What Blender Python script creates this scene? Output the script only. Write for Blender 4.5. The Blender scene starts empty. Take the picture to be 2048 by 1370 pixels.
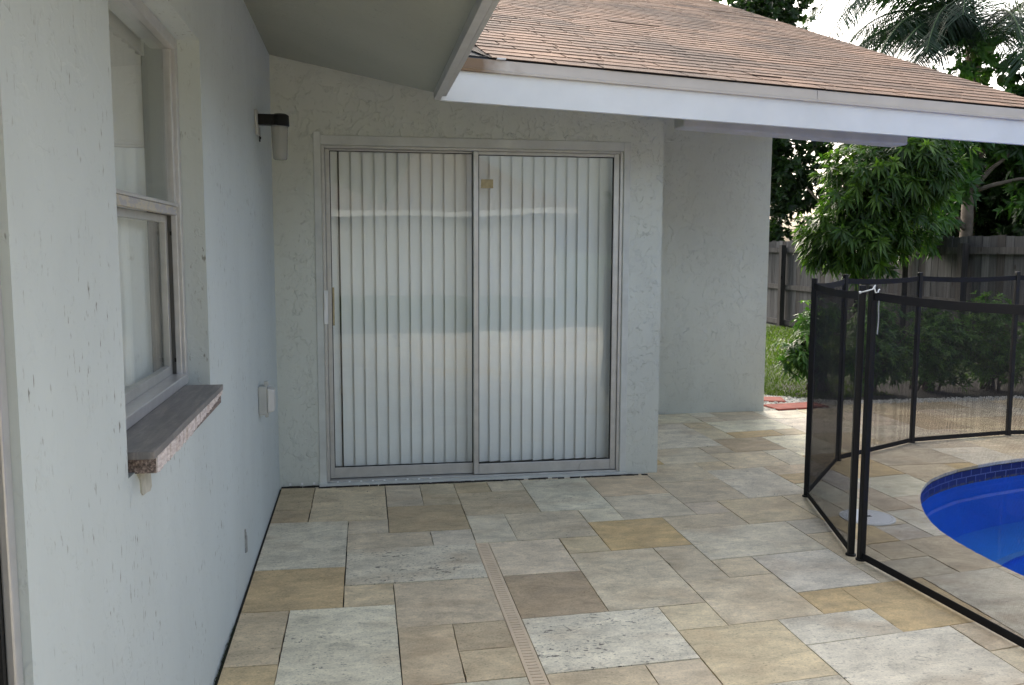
import bpy, bmesh, math, random
import numpy as np
from mathutils import Vector, Matrix, noise as mnoise
rad = math.radians
SC = bpy.context.scene
COL = SC.collection

# ------------------------------------------------------------------ camera, sky, sun, exposure
F_PX, PITCH, YAW, ROLL = 1776.6, 0.104195, 0.167891, 0.002966
CAM = Vector((0.5016, -5.3866, 1.4292))
fw = Vector((math.sin(YAW) * math.cos(PITCH), math.cos(YAW) * math.cos(PITCH), -math.sin(PITCH)))
r0 = Vector((math.cos(YAW), -math.sin(YAW), 0))
u0 = r0.cross(fw)
rt = math.cos(ROLL) * r0 + math.sin(ROLL) * u0
up = -math.sin(ROLL) * r0 + math.cos(ROLL) * u0
cd = bpy.data.cameras.new("camera")
cam = bpy.data.objects.new("camera", cd)
COL.objects.link(cam)
cd.sensor_fit = 'HORIZONTAL'
cd.sensor_width = 36.0
cd.lens = F_PX / 2048 * 36.0
cd.clip_start, cd.clip_end = 0.02, 2000
cam.matrix_world = Matrix(((rt.x, up.x, -fw.x, CAM.x), (rt.y, up.y, -fw.y, CAM.y), (rt.z, up.z, -fw.z, CAM.z), (0, 0, 0, 1)))
SC.camera = cam

SUN_EL, SUN_AZ = rad(31), rad(-3)          # azimuth clockwise from +Y
w = bpy.data.worlds.new("World")
SC.world = w
w.use_nodes = True
nt = w.node_tree
sky = nt.nodes.new('ShaderNodeTexSky')
sky.sky_type = 'NISHITA'
sky.sun_disc = False
sky.sun_elevation = SUN_EL
sky.sun_rotation = SUN_AZ
sky.air_density = 1.0
sky.dust_density = 7.0
sky.ozone_density = 1.0
bg = nt.nodes['Background']
bg.inputs['Strength'].default_value = 0.15
hs = nt.nodes.new('ShaderNodeHueSaturation')      # thin bright overcast: paler than a clear sky
hs.inputs['Saturation'].default_value = 0.62
hs.inputs['Value'].default_value = 1.0
nt.links.new(sky.outputs['Color'], hs.inputs['Color'])
nt.links.new(hs.outputs['Color'], bg.inputs['Color'])

sd = bpy.data.lights.new("sun", 'SUN')
sd.energy = 0.5
sd.angle = rad(75)
sd.color = (1.0, 0.95, 0.88)
sun = bpy.data.objects.new("sun", sd)
COL.objects.link(sun)
sdir = Vector((math.sin(SUN_AZ) * math.cos(SUN_EL), math.cos(SUN_AZ) * math.cos(SUN_EL), math.sin(SUN_EL)))
sun.rotation_euler = sdir.to_track_quat('Z', 'Y').to_euler()
SC.view_settings.view_transform = 'Standard'
SC.view_settings.look = 'None'
SC.view_settings.exposure = 1.83
SC.view_settings.gamma = 1.0

# ------------------------------------------------------------------ helpers
def tag(o, label=None, cat=None, group=None, kind=None):
    if label: o['label'] = label
    if cat: o['category'] = cat
    if group: o['group'] = group
    if kind: o['kind'] = kind
    return o

def empty(name, loc=(0, 0, 0), label=None, cat=None, group=None):
    o = bpy.data.objects.new(name, None)
    COL.objects.link(o)
    o.location = loc
    o.empty_display_size = 0.1
    return tag(o, label, cat, group)

def parent(o, p):
    o.parent = p
    pw = Vector(p.location)
    q = p.parent
    while q is not None:
        pw = pw + Vector(q.location)
        q = q.parent
    o.matrix_parent_inverse = Matrix.Translation(-pw)
    return o

class MB:
    """collects faces; all coordinates are world coordinates"""
    def __init__(s):
        s.v, s.f, s.col, s.off = [], [], [], []
        s.cc, s.co = None, None
    def face(s, pts):
        n = len(s.v)
        s.v.extend([tuple(p) for p in pts])
        s.f.append(tuple(range(n, n + len(pts))))
        s.col.append(s.cc or (1, 1, 1, 1)); s.off.append(s.co or (0, 0, 0))
    def mesh(s, vs, fs):
        n = len(s.v)
        s.v.extend([tuple(p) for p in vs])
        for f in fs:
            s.f.append(tuple(n + i for i in f))
            s.col.append(s.cc or (1, 1, 1, 1)); s.off.append(s.co or (0, 0, 0))
    def hexa(s, p):                     # 8 points: bottom 4 (ccw from above), top 4
        s.mesh(p, [(3, 2, 1, 0), (4, 5, 6, 7), (0, 1, 5, 4), (1, 2, 6, 5), (2, 3, 7, 6), (3, 0, 4, 7)])
    def box(s, x0, x1, y0, y1, z0, z1):
        s.hexa([(x0, y0, z0), (x1, y0, z0), (x1, y1, z0), (x0, y1, z0), (x0, y0, z1), (x1, y0, z1), (x1, y1, z1), (x0, y1, z1)])
    def obox(s, c, ax, ay, az):         # centre and three half-axis vectors
        c, ax, ay, az = Vector(c), Vector(ax), Vector(ay), Vector(az)
        s.hexa([c - ax - ay - az, c + ax - ay - az, c + ax + ay - az, c - ax + ay - az, c - ax - ay + az, c + ax - ay + az, c + ax + ay + az, c - ax + ay + az])
    def bar(s, a, b, wd, th, upv=(0, 0, 1)):
        a, b = Vector(a), Vector(b)
        d = (b - a); L = d.length; d.normalize()
        upv = Vector(upv)
        sd_ = d.cross(upv).normalized(); uu = sd_.cross(d).normalized()
        s.obox((a + b) / 2, d * L / 2, sd_ * wd / 2, uu * th / 2)
    def tube(s, pts, rads, n=8, caps=True):
        pts = [Vector(p) for p in pts]
        rings = []
        prev = None
        for i, p in enumerate(pts):
            d = (pts[min(i + 1, len(pts) - 1)] - pts[max(i - 1, 0)]).normalized()
            if prev is None:
                a = d.orthogonal().normalized()
            else:
                a = (prev - d * prev.dot(d)).normalized()
            prev = a
            b = d.cross(a)
            r = rads[i] if hasattr(rads, '__len__') else rads
            rings.append([p + r * (math.cos(t) * a + math.sin(t) * b) for t in [2 * math.pi * k / n for k in range(n)]])
        base = len(s.v)
        vs = [q for rg in rings for q in rg]
        fs = []
        for i in range(len(rings) - 1):
            for k in range(n):
                fs.append((i * n + k, i * n + (k + 1) % n, (i + 1) * n + (k + 1) % n, (i + 1) * n + k))
        if caps:
            fs.append(tuple(range(n - 1, -1, -1)))
            fs.append(tuple((len(rings) - 1) * n + k for k in range(n)))
        s.mesh(vs, fs)
    def lathe(s, c, prof, n=24, axis='z'):
        vs, fs = [], []
        for (r, z) in prof:
            for k in range(n):
                t = 2 * math.pi * k / n
                vs.append((c[0] + r * math.cos(t), c[1] + r * math.sin(t), c[2] + z))
        for i in range(len(prof) - 1):
            for k in range(n):
                fs.append((i * n + k, i * n + (k + 1) % n, (i + 1) * n + (k + 1) % n, (i + 1) * n + k))
        s.mesh(vs, fs)
    def build(s, name, mat, par=None, smooth=False, attrs=False, bevel=0, label=None, fix=False):
        me = bpy.data.meshes.new(name)
        me.from_pydata(s.v, [], s.f)
        if attrs:
            a = me.attributes.new('tcol', 'FLOAT_COLOR', 'FACE')
            a.data.foreach_set('color', np.array(s.col, dtype=np.float32).ravel())
            a = me.attributes.new('toff', 'FLOAT_VECTOR', 'FACE')
            a.data.foreach_set('vector', np.array(s.off, dtype=np.float32).ravel())
        me.materials.append(mat)
        if fix:
            bm = bmesh.new(); bm.from_mesh(me)
            bmesh.ops.recalc_face_normals(bm, faces=bm.faces); bm.to_mesh(me); bm.free()
        if smooth:
            me.polygons.foreach_set('use_smooth', np.ones(len(me.polygons), dtype=bool))
        me.update()
        o = bpy.data.objects.new(name, me)
        COL.objects.link(o)
        if bevel:
            m = o.modifiers.new('bevel', 'BEVEL'); m.width = bevel; m.segments = 2; m.limit_method = 'ANGLE'
        if par is not None: parent(o, par)
        if label: o['label'] = label
        return o

# ------------------------------------------------------------------ materials
class NT:
    def __init__(s, name):
        s.m = bpy.data.materials.new(name); s.m.use_nodes = True
        s.t = s.m.node_tree; s.t.nodes.clear()
        s.out = s.t.nodes.new('ShaderNodeOutputMaterial')
    def n(s, typ, ins=None, **kw):
        nd = s.t.nodes.new(typ)
        for k, v in kw.items(): setattr(nd, k, v)
        for k, v in (ins or {}).items():
            sk = nd.inputs[k]
            if isinstance(v, bpy.types.NodeSocket): s.t.links.new(v, sk)
            else: sk.default_value = v
        return nd
    def math(s, op, a, b=0.0, c=0.0, clamp=False):
        nd = s.n('ShaderNodeMath', {0: a, 1: b, 2: c}, operation=op); nd.use_clamp = clamp
        return nd.outputs[0]
    def mix(s, f, a, b, mode='MIX'):
        nd = s.n('ShaderNodeMix', data_type='RGBA', blend_type=mode)
        for i, v in ((0, f), (6, a), (7, b)):
            sk = nd.inputs[i]
            if isinstance(v, bpy.types.NodeSocket): s.t.links.new(v, sk)
            else: sk.default_value = (v if not isinstance(v, tuple) or len(v) == 4 else v + (1,))
        return nd.outputs[2]
    def coord(s): return s.n('ShaderNodeTexCoord').outputs['Object']
    def mapping(s, vec, scale=(1, 1, 1), loc=(0, 0, 0), rot=(0, 0, 0)):
        return s.n('ShaderNodeMapping', {'Vector': vec, 'Scale': scale, 'Location': loc, 'Rotation': rot}).outputs[0]
    def noise(s, vec, scale, detail=4, rough=0.55, dist=0.0):
        return s.n('ShaderNodeTexNoise', {'Vector': vec, 'Scale': scale, 'Detail': detail, 'Roughness': rough, 'Distortion': dist}).outputs['Fac']
    def ramp(s, f, stops, interp='LINEAR'):
        nd = s.n('ShaderNodeValToRGB', {0: f}); cr = nd.color_ramp; cr.interpolation = interp
        while len(cr.elements) > 1: cr.elements.remove(cr.elements[-1])
        for i, (p, c) in enumerate(stops):
            e = cr.elements[0] if i == 0 else cr.elements.new(p)
            e.position = p
            e.color = (c, c, c, 1) if not hasattr(c, '__len__') else tuple(c) + ((1,) if len(c) == 3 else ())
        return nd.outputs[0]
    def rng(s, v, a, b, c=0.0, d=1.0):
        return s.n('ShaderNodeMapRange', {0: v, 1: a, 2: b, 3: c, 4: d}).outputs[0]
    def bump(s, h, strength=0.3, dist=0.01, normal=None):
        ins = {'Height': h, 'Strength': strength, 'Distance': dist}
        if normal is not None: ins['Normal'] = normal
        return s.n('ShaderNodeBump', ins).outputs[0]
    def bsdf(s, col, rough=0.6, metal=0.0, normal=None, spec=0.5, **kw):
        ins = {'Base Color': col if isinstance(col, bpy.types.NodeSocket) else tuple(col) + (1,), 'Roughness': rough, 'Metallic': metal, 'Specular IOR Level': spec}
        if normal is not None: ins['Normal'] = normal
        ins.update(kw)
        return s.n('ShaderNodeBsdfPrincipled', ins).outputs[0]
    def fin(s, sh):
        s.t.links.new(sh, s.out.inputs['Surface']); return s.m

def simple(name, col, rough=0.6, metal=0.0, spec=0.5, var=0.12, vs=6.0, bump=0.0, bs=60.0):
    t = NT(name); c = t.coord()
    f = t.noise(c, vs, 5, 0.6)
    k = t.rng(f, 0.3, 0.7, 1 - var, 1 + var)
    cc = t.n('ShaderNodeVectorMath', {0: tuple(col), 'Scale': k}, operation='SCALE').outputs[0]
    nm = t.bump(t.noise(c, bs, 3), bump, 0.004) if bump else None
    return t.fin(t.bsdf(cc, rough, metal, nm, spec))

def stucco(name, base, ridge=1.0, sc=1.0, pits=0.6, dens=0.0):
    t = NT(name); c = t.coord()
    wv = t.n('ShaderNodeTexNoise', {'Vector': c, 'Scale': 6.0 * sc, 'Detail': 4, 'Roughness': 0.6}).outputs['Color']
    warp = t.n('ShaderNodeVectorMath', {0: wv, 1: (-0.5, -0.5, -0.5)}, operation='ADD').outputs[0]
    warp = t.n('ShaderNodeVectorMath', {0: warp, 'Scale': 0.30 / sc}, operation='SCALE').outputs[0]
    pv = t.n('ShaderNodeVectorMath', {0: c, 1: warp}, operation='ADD').outputs[0]
    def ridges(scale, loc, lo, hi, wdt):
        vor = t.n('ShaderNodeTexVoronoi', {'Vector': t.mapping(pv, loc=loc), 'Scale': scale * sc}, feature='DISTANCE_TO_EDGE').outputs['Distance']
        line = t.rng(vor, 0.0, wdt, 1.0, 0.0)
        msk = t.ramp(t.noise(t.mapping(c, loc=loc), scale * 1.5 * sc, 4, 0.65), [(lo, 0.0), (hi, 1.0)])
        return t.math('MULTIPLY', line, msk)
    r1 = ridges(9.0, (0, 0, 0), 0.525 - dens, 0.60 - dens, 0.035)
    r2 = ridges(17.0, (3, 5, 7), 0.56 - dens, 0.63 - dens, 0.05)
    rl = t.math('MAXIMUM', r1, t.math('MULTIPLY', r2, 0.8))
    plate = t.ramp(t.noise(pv, 5.5 * sc, 3, 0.5), [(0.45, 0.0), (0.50, 1.0)])
    fine = t.noise(c, 95, 4, 0.7)
    med = t.noise(t.mapping(c, scale=(1, 1, 0.45)), 24, 4, 0.6)
    h = t.math('ADD', t.math('MULTIPLY', rl, 1.1), t.math('MULTIPLY', plate, 0.6))
    h = t.math('ADD', h, t.math('MULTIPLY', med, 0.6))
    h = t.math('ADD', h, t.math('MULTIPLY', fine, 0.22))
    nm = t.bump(h, min(1.0, 0.62 * ridge), 0.007)
    big = t.noise(t.mapping(c, scale=(1, 1, 0.5)), 1.7, 5, 0.6)
    k = t.rng(big, 0.3, 0.7, 0.93, 1.05)
    cc = t.n('ShaderNodeVectorMath', {0: tuple(base), 'Scale': k}, operation='SCALE').outputs[0]
    # dark flecks, and a darker tint along the trowel ridges
    pm = t.noise(t.mapping(c, scale=(1, 1, 0.30)), 70, 3, 0.6)
    pk = t.ramp(pm, [(0.62, 0.0), (0.68, 1.0)])
    pmask = t.ramp(t.noise(t.mapping(c, loc=(2, 9, 4)), 3.6, 5, 0.7), [(0.46, 0.0), (0.62, 1.0)])
    pk = t.math('MULTIPLY', t.math('MULTIPLY', pk, pmask), pits)
    cc = t.mix(pk, cc, (0.15, 0.15, 0.13))
    dk = t.math('MULTIPLY', rl, min(0.9, 0.11 * ridge), clamp=True)
    cc = t.mix(dk, cc, (0.22, 0.22, 0.19))
    return t.fin(t.bsdf(cc, 0.75, 0, nm, 0.35))

M = {}
WALLC = (0.60, 0.625, 0.57)
M['stucco'] = stucco('painted_stucco', WALLC, 1.0, pits=0.35, dens=0.01)
M['stucco_smooth'] = stucco('painted_stucco_smooth', (0.545, 0.60, 0.605), 0.40, sc=0.8, pits=1.0, dens=-0.01)
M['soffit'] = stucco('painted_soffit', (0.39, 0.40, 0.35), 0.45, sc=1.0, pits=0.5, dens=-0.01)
M['trim'] = simple('painted_trim', (0.565, 0.585, 0.555), 0.65, bump=0.15)
M['white'] = simple('white_paint', (0.735, 0.745, 0.735), 0.5, var=0.07, vs=2.2, bump=0.14, bs=18)
M['greywood'] = simple('grey_painted_board', (0.50, 0.50, 0.49), 0.6, var=0.1, bump=0.1)
M['alu'] = simple('aged_aluminium', (0.50, 0.50, 0.485), 0.42, 0.55, var=0.10, vs=14, bump=0.04)
M['alu_pale'] = simple('pale_aluminium', (0.56, 0.56, 0.57), 0.3, 0.45, var=0.08, vs=18)
M['dark'] = simple('dark_gap', (0.015, 0.015, 0.015), 0.8)
M['room'] = simple('room_wall', (0.24, 0.24, 0.22), 0.8)
M['blind'] = simple('pale_vinyl', (0.86, 0.875, 0.86), 0.5, var=0.03, vs=2)
M['black_metal'] = simple('black_powder_coat', (0.010, 0.010, 0.011), 0.5, 0, 0.3)
M['black_web'] = simple('black_webbing', (0.010, 0.010, 0.012), 0.75, 0, 0.25)
M['black_plastic'] = simple('black_plastic', (0.008, 0.008, 0.008), 0.5, 0, 0.3)
M['white_plastic'] = simple('white_plastic', (0.78, 0.79, 0.78), 0.4, var=0.04)
M['grey_plastic'] = simple('grey_plastic', (0.44, 0.45, 0.43), 0.5)
M['galv'] = simple('galvanised_flashing', (0.045, 0.05, 0.052), 0.9, 0.0, 0.1)
M['cord'] = simple('white_cord', (0.85, 0.85, 0.84), 0.5)
M['drain'] = simple('beige_plastic', (0.74, 0.585, 0.41), 0.5, var=0.08, vs=9)
M['soil'] = simple('dark_soil', (0.035, 0.032, 0.028), 0.9)
M['brick'] = simple('red_paver', (0.36, 0.095, 0.065), 0.85, var=0.2, vs=14, bump=0.3)
M['stone'] = simple('white_pebble', (0.72, 0.69, 0.61), 0.8, var=0.25, vs=17)
M['moss'] = simple('moss_tuft', (0.03, 0.055, 0.012), 0.9, var=0.4, vs=60)
M['coconut'] = simple('green_husk', (0.16, 0.22, 0.05), 0.5, var=0.3, vs=9)
M['bark'] = simple('grey_bark', (0.13, 0.105, 0.08), 0.9, var=0.35, vs=9, bump=0.5, bs=30)
M['palm_bark'] = simple('palm_bark', (0.16, 0.12, 0.08), 0.9, var=0.3, vs=12, bump=0.5, bs=30)
M['sticker'] = simple('yellowed_sticker', (0.45, 0.38, 0.22), 0.7, var=0.2, vs=40)

def mk_gutter():
    t = NT('beige_gutter_paint'); c = t.coord()
    x = t.n('ShaderNodeSeparateXYZ', {0: c}).outputs[0]
    f = t.rng(t.math('ADD', x, t.math('MULTIPLY', t.noise(c, 7, 4), 0.5)), 1.30, 1.58, 1.0, 0.0)
    k = t.rng(t.noise(c, 5, 4), 0.3, 0.7, 0.94, 1.05)
    cc = t.n('ShaderNodeVectorMath', {0: (0.56, 0.50, 0.435), 'Scale': k}, operation='SCALE').outputs[0]
    cc = t.mix(f, cc, (0.19, 0.115, 0.055))
    return t.fin(t.bsdf(cc, 0.45))
M['gutter'] = mk_gutter()

def mk_granite():
    t = NT('speckled_granite'); c = t.coord()
    v = t.noise(c, 130, 3, 0.7)
    cc = t.ramp(v, [(0.30, (0.03, 0.028, 0.028)), (0.45, (0.13, 0.10, 0.09)), (0.56, (0.26, 0.20, 0.18)), (0.68, (0.42, 0.36, 0.33))])
    return t.fin(t.bsdf(cc, 0.7, 0, t.bump(v, 0.3, 0.003)))
M['granite'] = mk_granite()
def mk_sawn():
    t = NT('sawn_stone_edge'); c = t.coord()
    v = t.noise(t.mapping(c, scale=(1, 0.6, 3)), 40, 4, 0.7)
    cc = t.ramp(v, [(0.3, (0.42, 0.35, 0.34)), (0.6, (0.72, 0.66, 0.65))])
    return t.fin(t.bsdf(cc, 0.85, 0, t.bump(v, 0.6, 0.004)))
M['sawn'] = mk_sawn()
def mk_slate():
    t = NT('grey_polished_stone'); c = t.coord()
    v = t.noise(t.mapping(c, scale=(9, 1.2, 1)), 5, 5, 0.65, 0.6)
    cc = t.ramp(v, [(0.25, (0.10, 0.10, 0.105)), (0.5, (0.19, 0.18, 0.18)), (0.72, (0.30, 0.27, 0.255))])
    s = t.noise(c, 160, 2)
    cc = t.mix(t.rng(s, 0.3, 0.7, 0, 0.35), cc, (0.10, 0.10, 0.11))
    return t.fin(t.bsdf(cc, 0.45))
M['slate'] = mk_slate()

def mk_glass(name, tint=(0.975, 0.985, 0.98), r0=0.04):
    t = NT(name)
    g = t.n('ShaderNodeNewGeometry')
    d = t.n('ShaderNodeVectorMath', {0: g.outputs['Normal'], 1: g.outputs['Incoming']}, operation='DOT_PRODUCT').outputs['Value']
    k = t.math('POWER', t.math('SUBTRACT', 1.0, t.math('ABSOLUTE', d), clamp=True), 5.0)
    fr = t.math('ADD', t.math('MULTIPLY', k, 1 - r0), r0, clamp=True)
    c = t.coord()
    nm = t.bump(t.noise(c, 1.6, 1, 0.3), 0.055, 0.05)
    tr = t.n('ShaderNodeBsdfTransparent', {'Color': tint + (1,)}).outputs[0]
    gl = t.n('ShaderNodeBsdfGlossy', {'Color': (0.95, 0.97, 0.97, 1), 'Roughness': 0.015, 'Normal': nm}).outputs[0]
    return t.fin(t.n('ShaderNodeMixShader', {0: fr, 1: tr, 2: gl}).outputs[0])
M['glass'] = mk_glass('window_glass')
M['darkglass'] = mk_glass('tinted_glass', (0.12, 0.13, 0.13))

def mk_travertine():
    t = NT('travertine'); c = t.coord()
    tc = t.n('ShaderNodeAttribute', attribute_name='tcol')
    to = t.n('ShaderNodeAttribute', attribute_name='toff').outputs['Vector']
    v = t.n('ShaderNodeVectorMath', {0: c, 1: to}, operation='ADD').outputs[0]
    pit = tc.outputs['Alpha']
    cloud = t.noise(t.mapping(v, scale=(2.9, 3.6, 1)), 1.8, 6, 0.65, 0.8)
    vein = t.noise(t.mapping(v, scale=(3.2, 7.5, 1)), 2.6, 7, 0.7, 1.2)
    grain = t.noise(v, 120, 3, 0.7)
    k = t.math('ADD', t.rng(cloud, 0.3, 0.7, -0.24, 0.19), t.rng(vein, 0.3, 0.7, -0.17, 0.14))
    k = t.math('ADD', t.math('ADD', k, t.rng(grain, 0.3, 0.7, -0.15, 0.15)), 1.0)
    col = t.n('ShaderNodeVectorMath', {0: tc.outputs['Color'], 'Scale': k}, operation='SCALE').outputs[0]
    warm = t.ramp(t.noise(t.mapping(v, scale=(1.5, 2.4, 1), loc=(3, 8, 1)), 1.8, 4, 0.6), [(0.5, 0.0), (0.72, 1.0)])
    col = t.mix(t.math('MULTIPLY', warm, 0.42), col, (0.45, 0.30, 0.16))
    grey = t.ramp(t.noise(t.mapping(v, scale=(1.5, 2.8, 1), loc=(9, 2, 5)), 2.1, 4, 0.6), [(0.52, 0.0), (0.72, 1.0)])
    col = t.mix(t.math('MULTIPLY', grey, 0.24), col, (0.34, 0.285, 0.22))
    soil = t.ramp(t.noise(c, 0.9, 6, 0.7), [(0.42, 0.0), (0.68, 1.0)])
    col = t.mix(t.math('MULTIPLY', soil, 0.22), col, (0.25, 0.215, 0.17))
    # elongated open pores
    p1 = t.noise(t.mapping(v, scale=(34, 64, 1)), 1.0, 3, 0.65)
    pm = t.noise(t.mapping(v, scale=(3, 6, 1), loc=(1, 7, 2)), 1.4, 3, 0.6)
    thr = t.math('SUBTRACT', 0.755, t.math('MULTIPLY', pit, t.rng(pm, 0.35, 0.65, 0.03, 0.20)))
    pores = t.rng(t.math('SUBTRACT', p1, thr), 0.0, 0.035, 0.0, 1.0)
    p2 = t.noise(t.mapping(v, scale=(70, 130, 1), loc=(4, 4, 4)), 1.0, 2, 0.5)
    fineP = t.math('MULTIPLY', t.rng(p2, 0.62, 0.68, 0.0, 0.6), t.rng(pit, 0.0, 1.0, 0.35, 1.0))
    wp = t.n('ShaderNodeVectorMath', {0: t.n('ShaderNodeTexNoise', {'Vector': v, 'Scale': 7.0, 'Detail': 4}).outputs['Color'], 'Scale': 0.35}, operation='SCALE').outputs[0]
    cv = t.n('ShaderNodeTexVoronoi', {'Vector': t.n('ShaderNodeVectorMath', {0: t.mapping(v, scale=(3.0, 6.5, 1)), 1: wp}, operation='ADD').outputs[0], 'Scale': 1.6}, feature='DISTANCE_TO_EDGE').outputs['Distance']
    crk = t.math('MULTIPLY', t.rng(cv, 0.0, 0.018, 1.0, 0.0), t.ramp(t.noise(t.mapping(v, scale=(4, 8, 1), loc=(5, 1, 3)), 1.6, 3, 0.6), [(0.60, 0.0), (0.66, 1.0)]))
    crk = t.math('MULTIPLY', crk, t.rng(pit, 0.2, 0.7, 0.0, 1.0))
    pores2 = t.math('MAXIMUM', t.math('MAXIMUM', pores, fineP), crk)
    col = t.mix(t.math('MULTIPLY', pores2, 0.85), col, (0.085, 0.07, 0.05))
    h = t.math('ADD', t.math('MULTIPLY', pores2, -1.0), t.math('MULTIPLY', grain, 0.25))
    nm = t.bump(h, 0.35, 0.004)
    return t.fin(t.bsdf(col, 0.62, 0, nm, 0.35))
M['travertine'] = mk_travertine()

def mk_shingle():
    t = NT('asphalt_shingle'); c = t.coord()
    tc = t.n('ShaderNodeAttribute', attribute_name='tcol').outputs['Color']
    g = t.noise(c, 190, 3, 0.75)
    big = t.noise(t.mapping(c, scale=(1.2, 0.55, 0.55), rot=(0, 0, 0.1)), 1.5, 5, 0.6)
    st = t.noise(t.mapping(c, scale=(0.6, 2.5, 2.5)), 1.6, 4, 0.6)
    dirt = t.ramp(t.math('ADD', t.math('MULTIPLY', big, 0.6), t.math('MULTIPLY', st, 0.4)), [(0.42, 0.0), (0.60, 1.0)])
    col = t.mix(t.math('MULTIPLY', dirt, 0.75), tc, (0.085, 0.066, 0.054))
    col = t.n('ShaderNodeVectorMath', {0: col, 'Scale': t.rng(g, 0.3, 0.7, 0.72, 1.28)}, operation='SCALE').outputs[0]
    return t.fin(t.bsdf(col, 0.92, 0, t.bump(g, 0.6, 0.004), 0.2))
M['shingle'] = mk_shingle()

def mk_leaf(name, base, young, trans=0.35, rough=0.45):
    t = NT(name)
    tc = t.n('ShaderNodeAttribute', attribute_name='tcol').outputs['Color']
    r = t.n('ShaderNodeSeparateColor', {0: tc})
    col = t.mix(r.outputs[0], base, young)
    k = t.rng(r.outputs[1], 0, 1, 0.65, 1.3)
    col = t.n('ShaderNodeVectorMath', {0: col, 'Scale': k}, operation='SCALE').outputs[0]
    p = t.bsdf(col, rough, 0, None, 0.4)
    tl = t.n('ShaderNodeBsdfTranslucent', {'Color': t.n('ShaderNodeVectorMath', {0: col, 1: (1.3, 1.5, 0.6)}, operation='MULTIPLY').outputs[0]}).outputs[0]
    return t.fin(t.n('ShaderNodeMixShader', {0: trans, 1: p, 2: tl}).outputs[0])
M['leaf_mango'] = mk_leaf('mango_leaf', (0.028, 0.070, 0.013), (0.12, 0.22, 0.028))
M['leaf_broad'] = mk_leaf('broad_leaf', (0.030, 0.080, 0.020), (0.10, 0.22, 0.045))
M['leaf_dark'] = mk_leaf('dark_leaf', (0.016, 0.036, 0.012), (0.04, 0.085, 0.02))
M['leaf_palm'] = mk_leaf('palm_leaf', (0.016, 0.040, 0.022), (0.07, 0.12, 0.045), 0.25, 0.6)
M['leaf_shrub'] = mk_leaf('shrub_leaf', (0.055, 0.125, 0.025), (0.15, 0.28, 0.045))
M['leaf_schef'] = mk_leaf('schefflera_leaf', (0.045, 0.115, 0.025), (0.13, 0.26, 0.045))
M['grass'] = mk_leaf('grass_blade', (0.055, 0.105, 0.010), (0.13, 0.20, 0.022), 0.3, 0.6)

def mk_lawn():
    t = NT('lawn_ground'); c = t.coord()
    v = t.noise(c, 3, 5, 0.6); v2 = t.noise(c, 60, 3, 0.6)
    col = t.mix(t.rng(v, 0.35, 0.65), (0.028, 0.055, 0.008), (0.05, 0.085, 0.014))
    col = t.mix(t.rng(v2, 0.4, 0.7, 0, 0.6), col, (0.03, 0.035, 0.012))
    return t.fin(t.bsdf(col, 0.9, 0, t.bump(v2, 0.6, 0.02)))
M['lawn'] = mk_lawn()

def mk_fencewood():
    t = NT('weathered_wood'); c = t.coord()
    tc = t.n('ShaderNodeAttribute', attribute_name='tcol').outputs['Color']
    to = t.n('ShaderNodeAttribute', attribute_name='toff').outputs['Vector']
    v = t.n('ShaderNodeVectorMath', {0: c, 1: to}, operation='ADD').outputs[0]
    g = t.noise(t.mapping(v, scale=(28, 28, 1.6)), 1.4, 5, 0.65, 0.4)
    st = t.noise(t.mapping(v, scale=(5, 5, 0.7)), 1.2, 4, 0.6)
    k = t.math('ADD', t.rng(g, 0.3, 0.7, 0.6, 1.25), t.rng(st, 0.3, 0.7, -0.28, 0.28))
    col = t.n('ShaderNodeVectorMath', {0: tc, 'Scale': k}, operation='SCALE').outputs[0]
    kn = t.n('ShaderNodeTexVoronoi', {'Vector': t.mapping(v, scale=(5, 5, 2.2)), 'Scale': 1.0}, feature='F1').outputs['Distance']
    col = t.mix(t.rng(kn, 0.05, 0.10, 0.85, 0.0), col, (0.025, 0.02, 0.018))
    return t.fin(t.bsdf(col, 0.9, 0, t.bump(g, 0.5, 0.006), 0.2))
M['fencewood'] = mk_fencewood()

def mk_pooltile():
    t = NT('blue_waterline_tile')
    uv = t.n('ShaderNodeUVMap').outputs[0]
    b = t.n('ShaderNodeTexBrick', {'Vector': uv, 'Color1': (0.010, 0.018, 0.12, 1), 'Color2': (0.018, 0.035, 0.19, 1), 'Mortar': (0.13, 0.17, 0.36, 1), 'Scale': 1.0, 'Mortar Size': 0.0035, 'Brick Width': 0.105, 'Row Height': 0.052, 'Bias': 0.0})
    c = t.coord()
    z = t.n('ShaderNodeSeparateXYZ', {0: c}).outputs[2]
    gr = t.math('MULTIPLY', t.rng(z, -0.118, -0.104, 1.0, 0.0), t.rng(t.noise(c, 35, 4, 0.7), 0.42, 0.56))
    col = t.mix(gr, b.outputs['Color'], (0.16, 0.14, 0.08))
    return t.fin(t.bsdf(col, 0.25))
M['pooltile'] = mk_pooltile()
M['basin'] = simple('blue_pool_paint', (0.004, 0.30, 0.88), 0.6, var=0.12, vs=1.5)
M['basin_edge'] = simple('pale_pool_paint', (0.10, 0.36, 0.80), 0.6)

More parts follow.
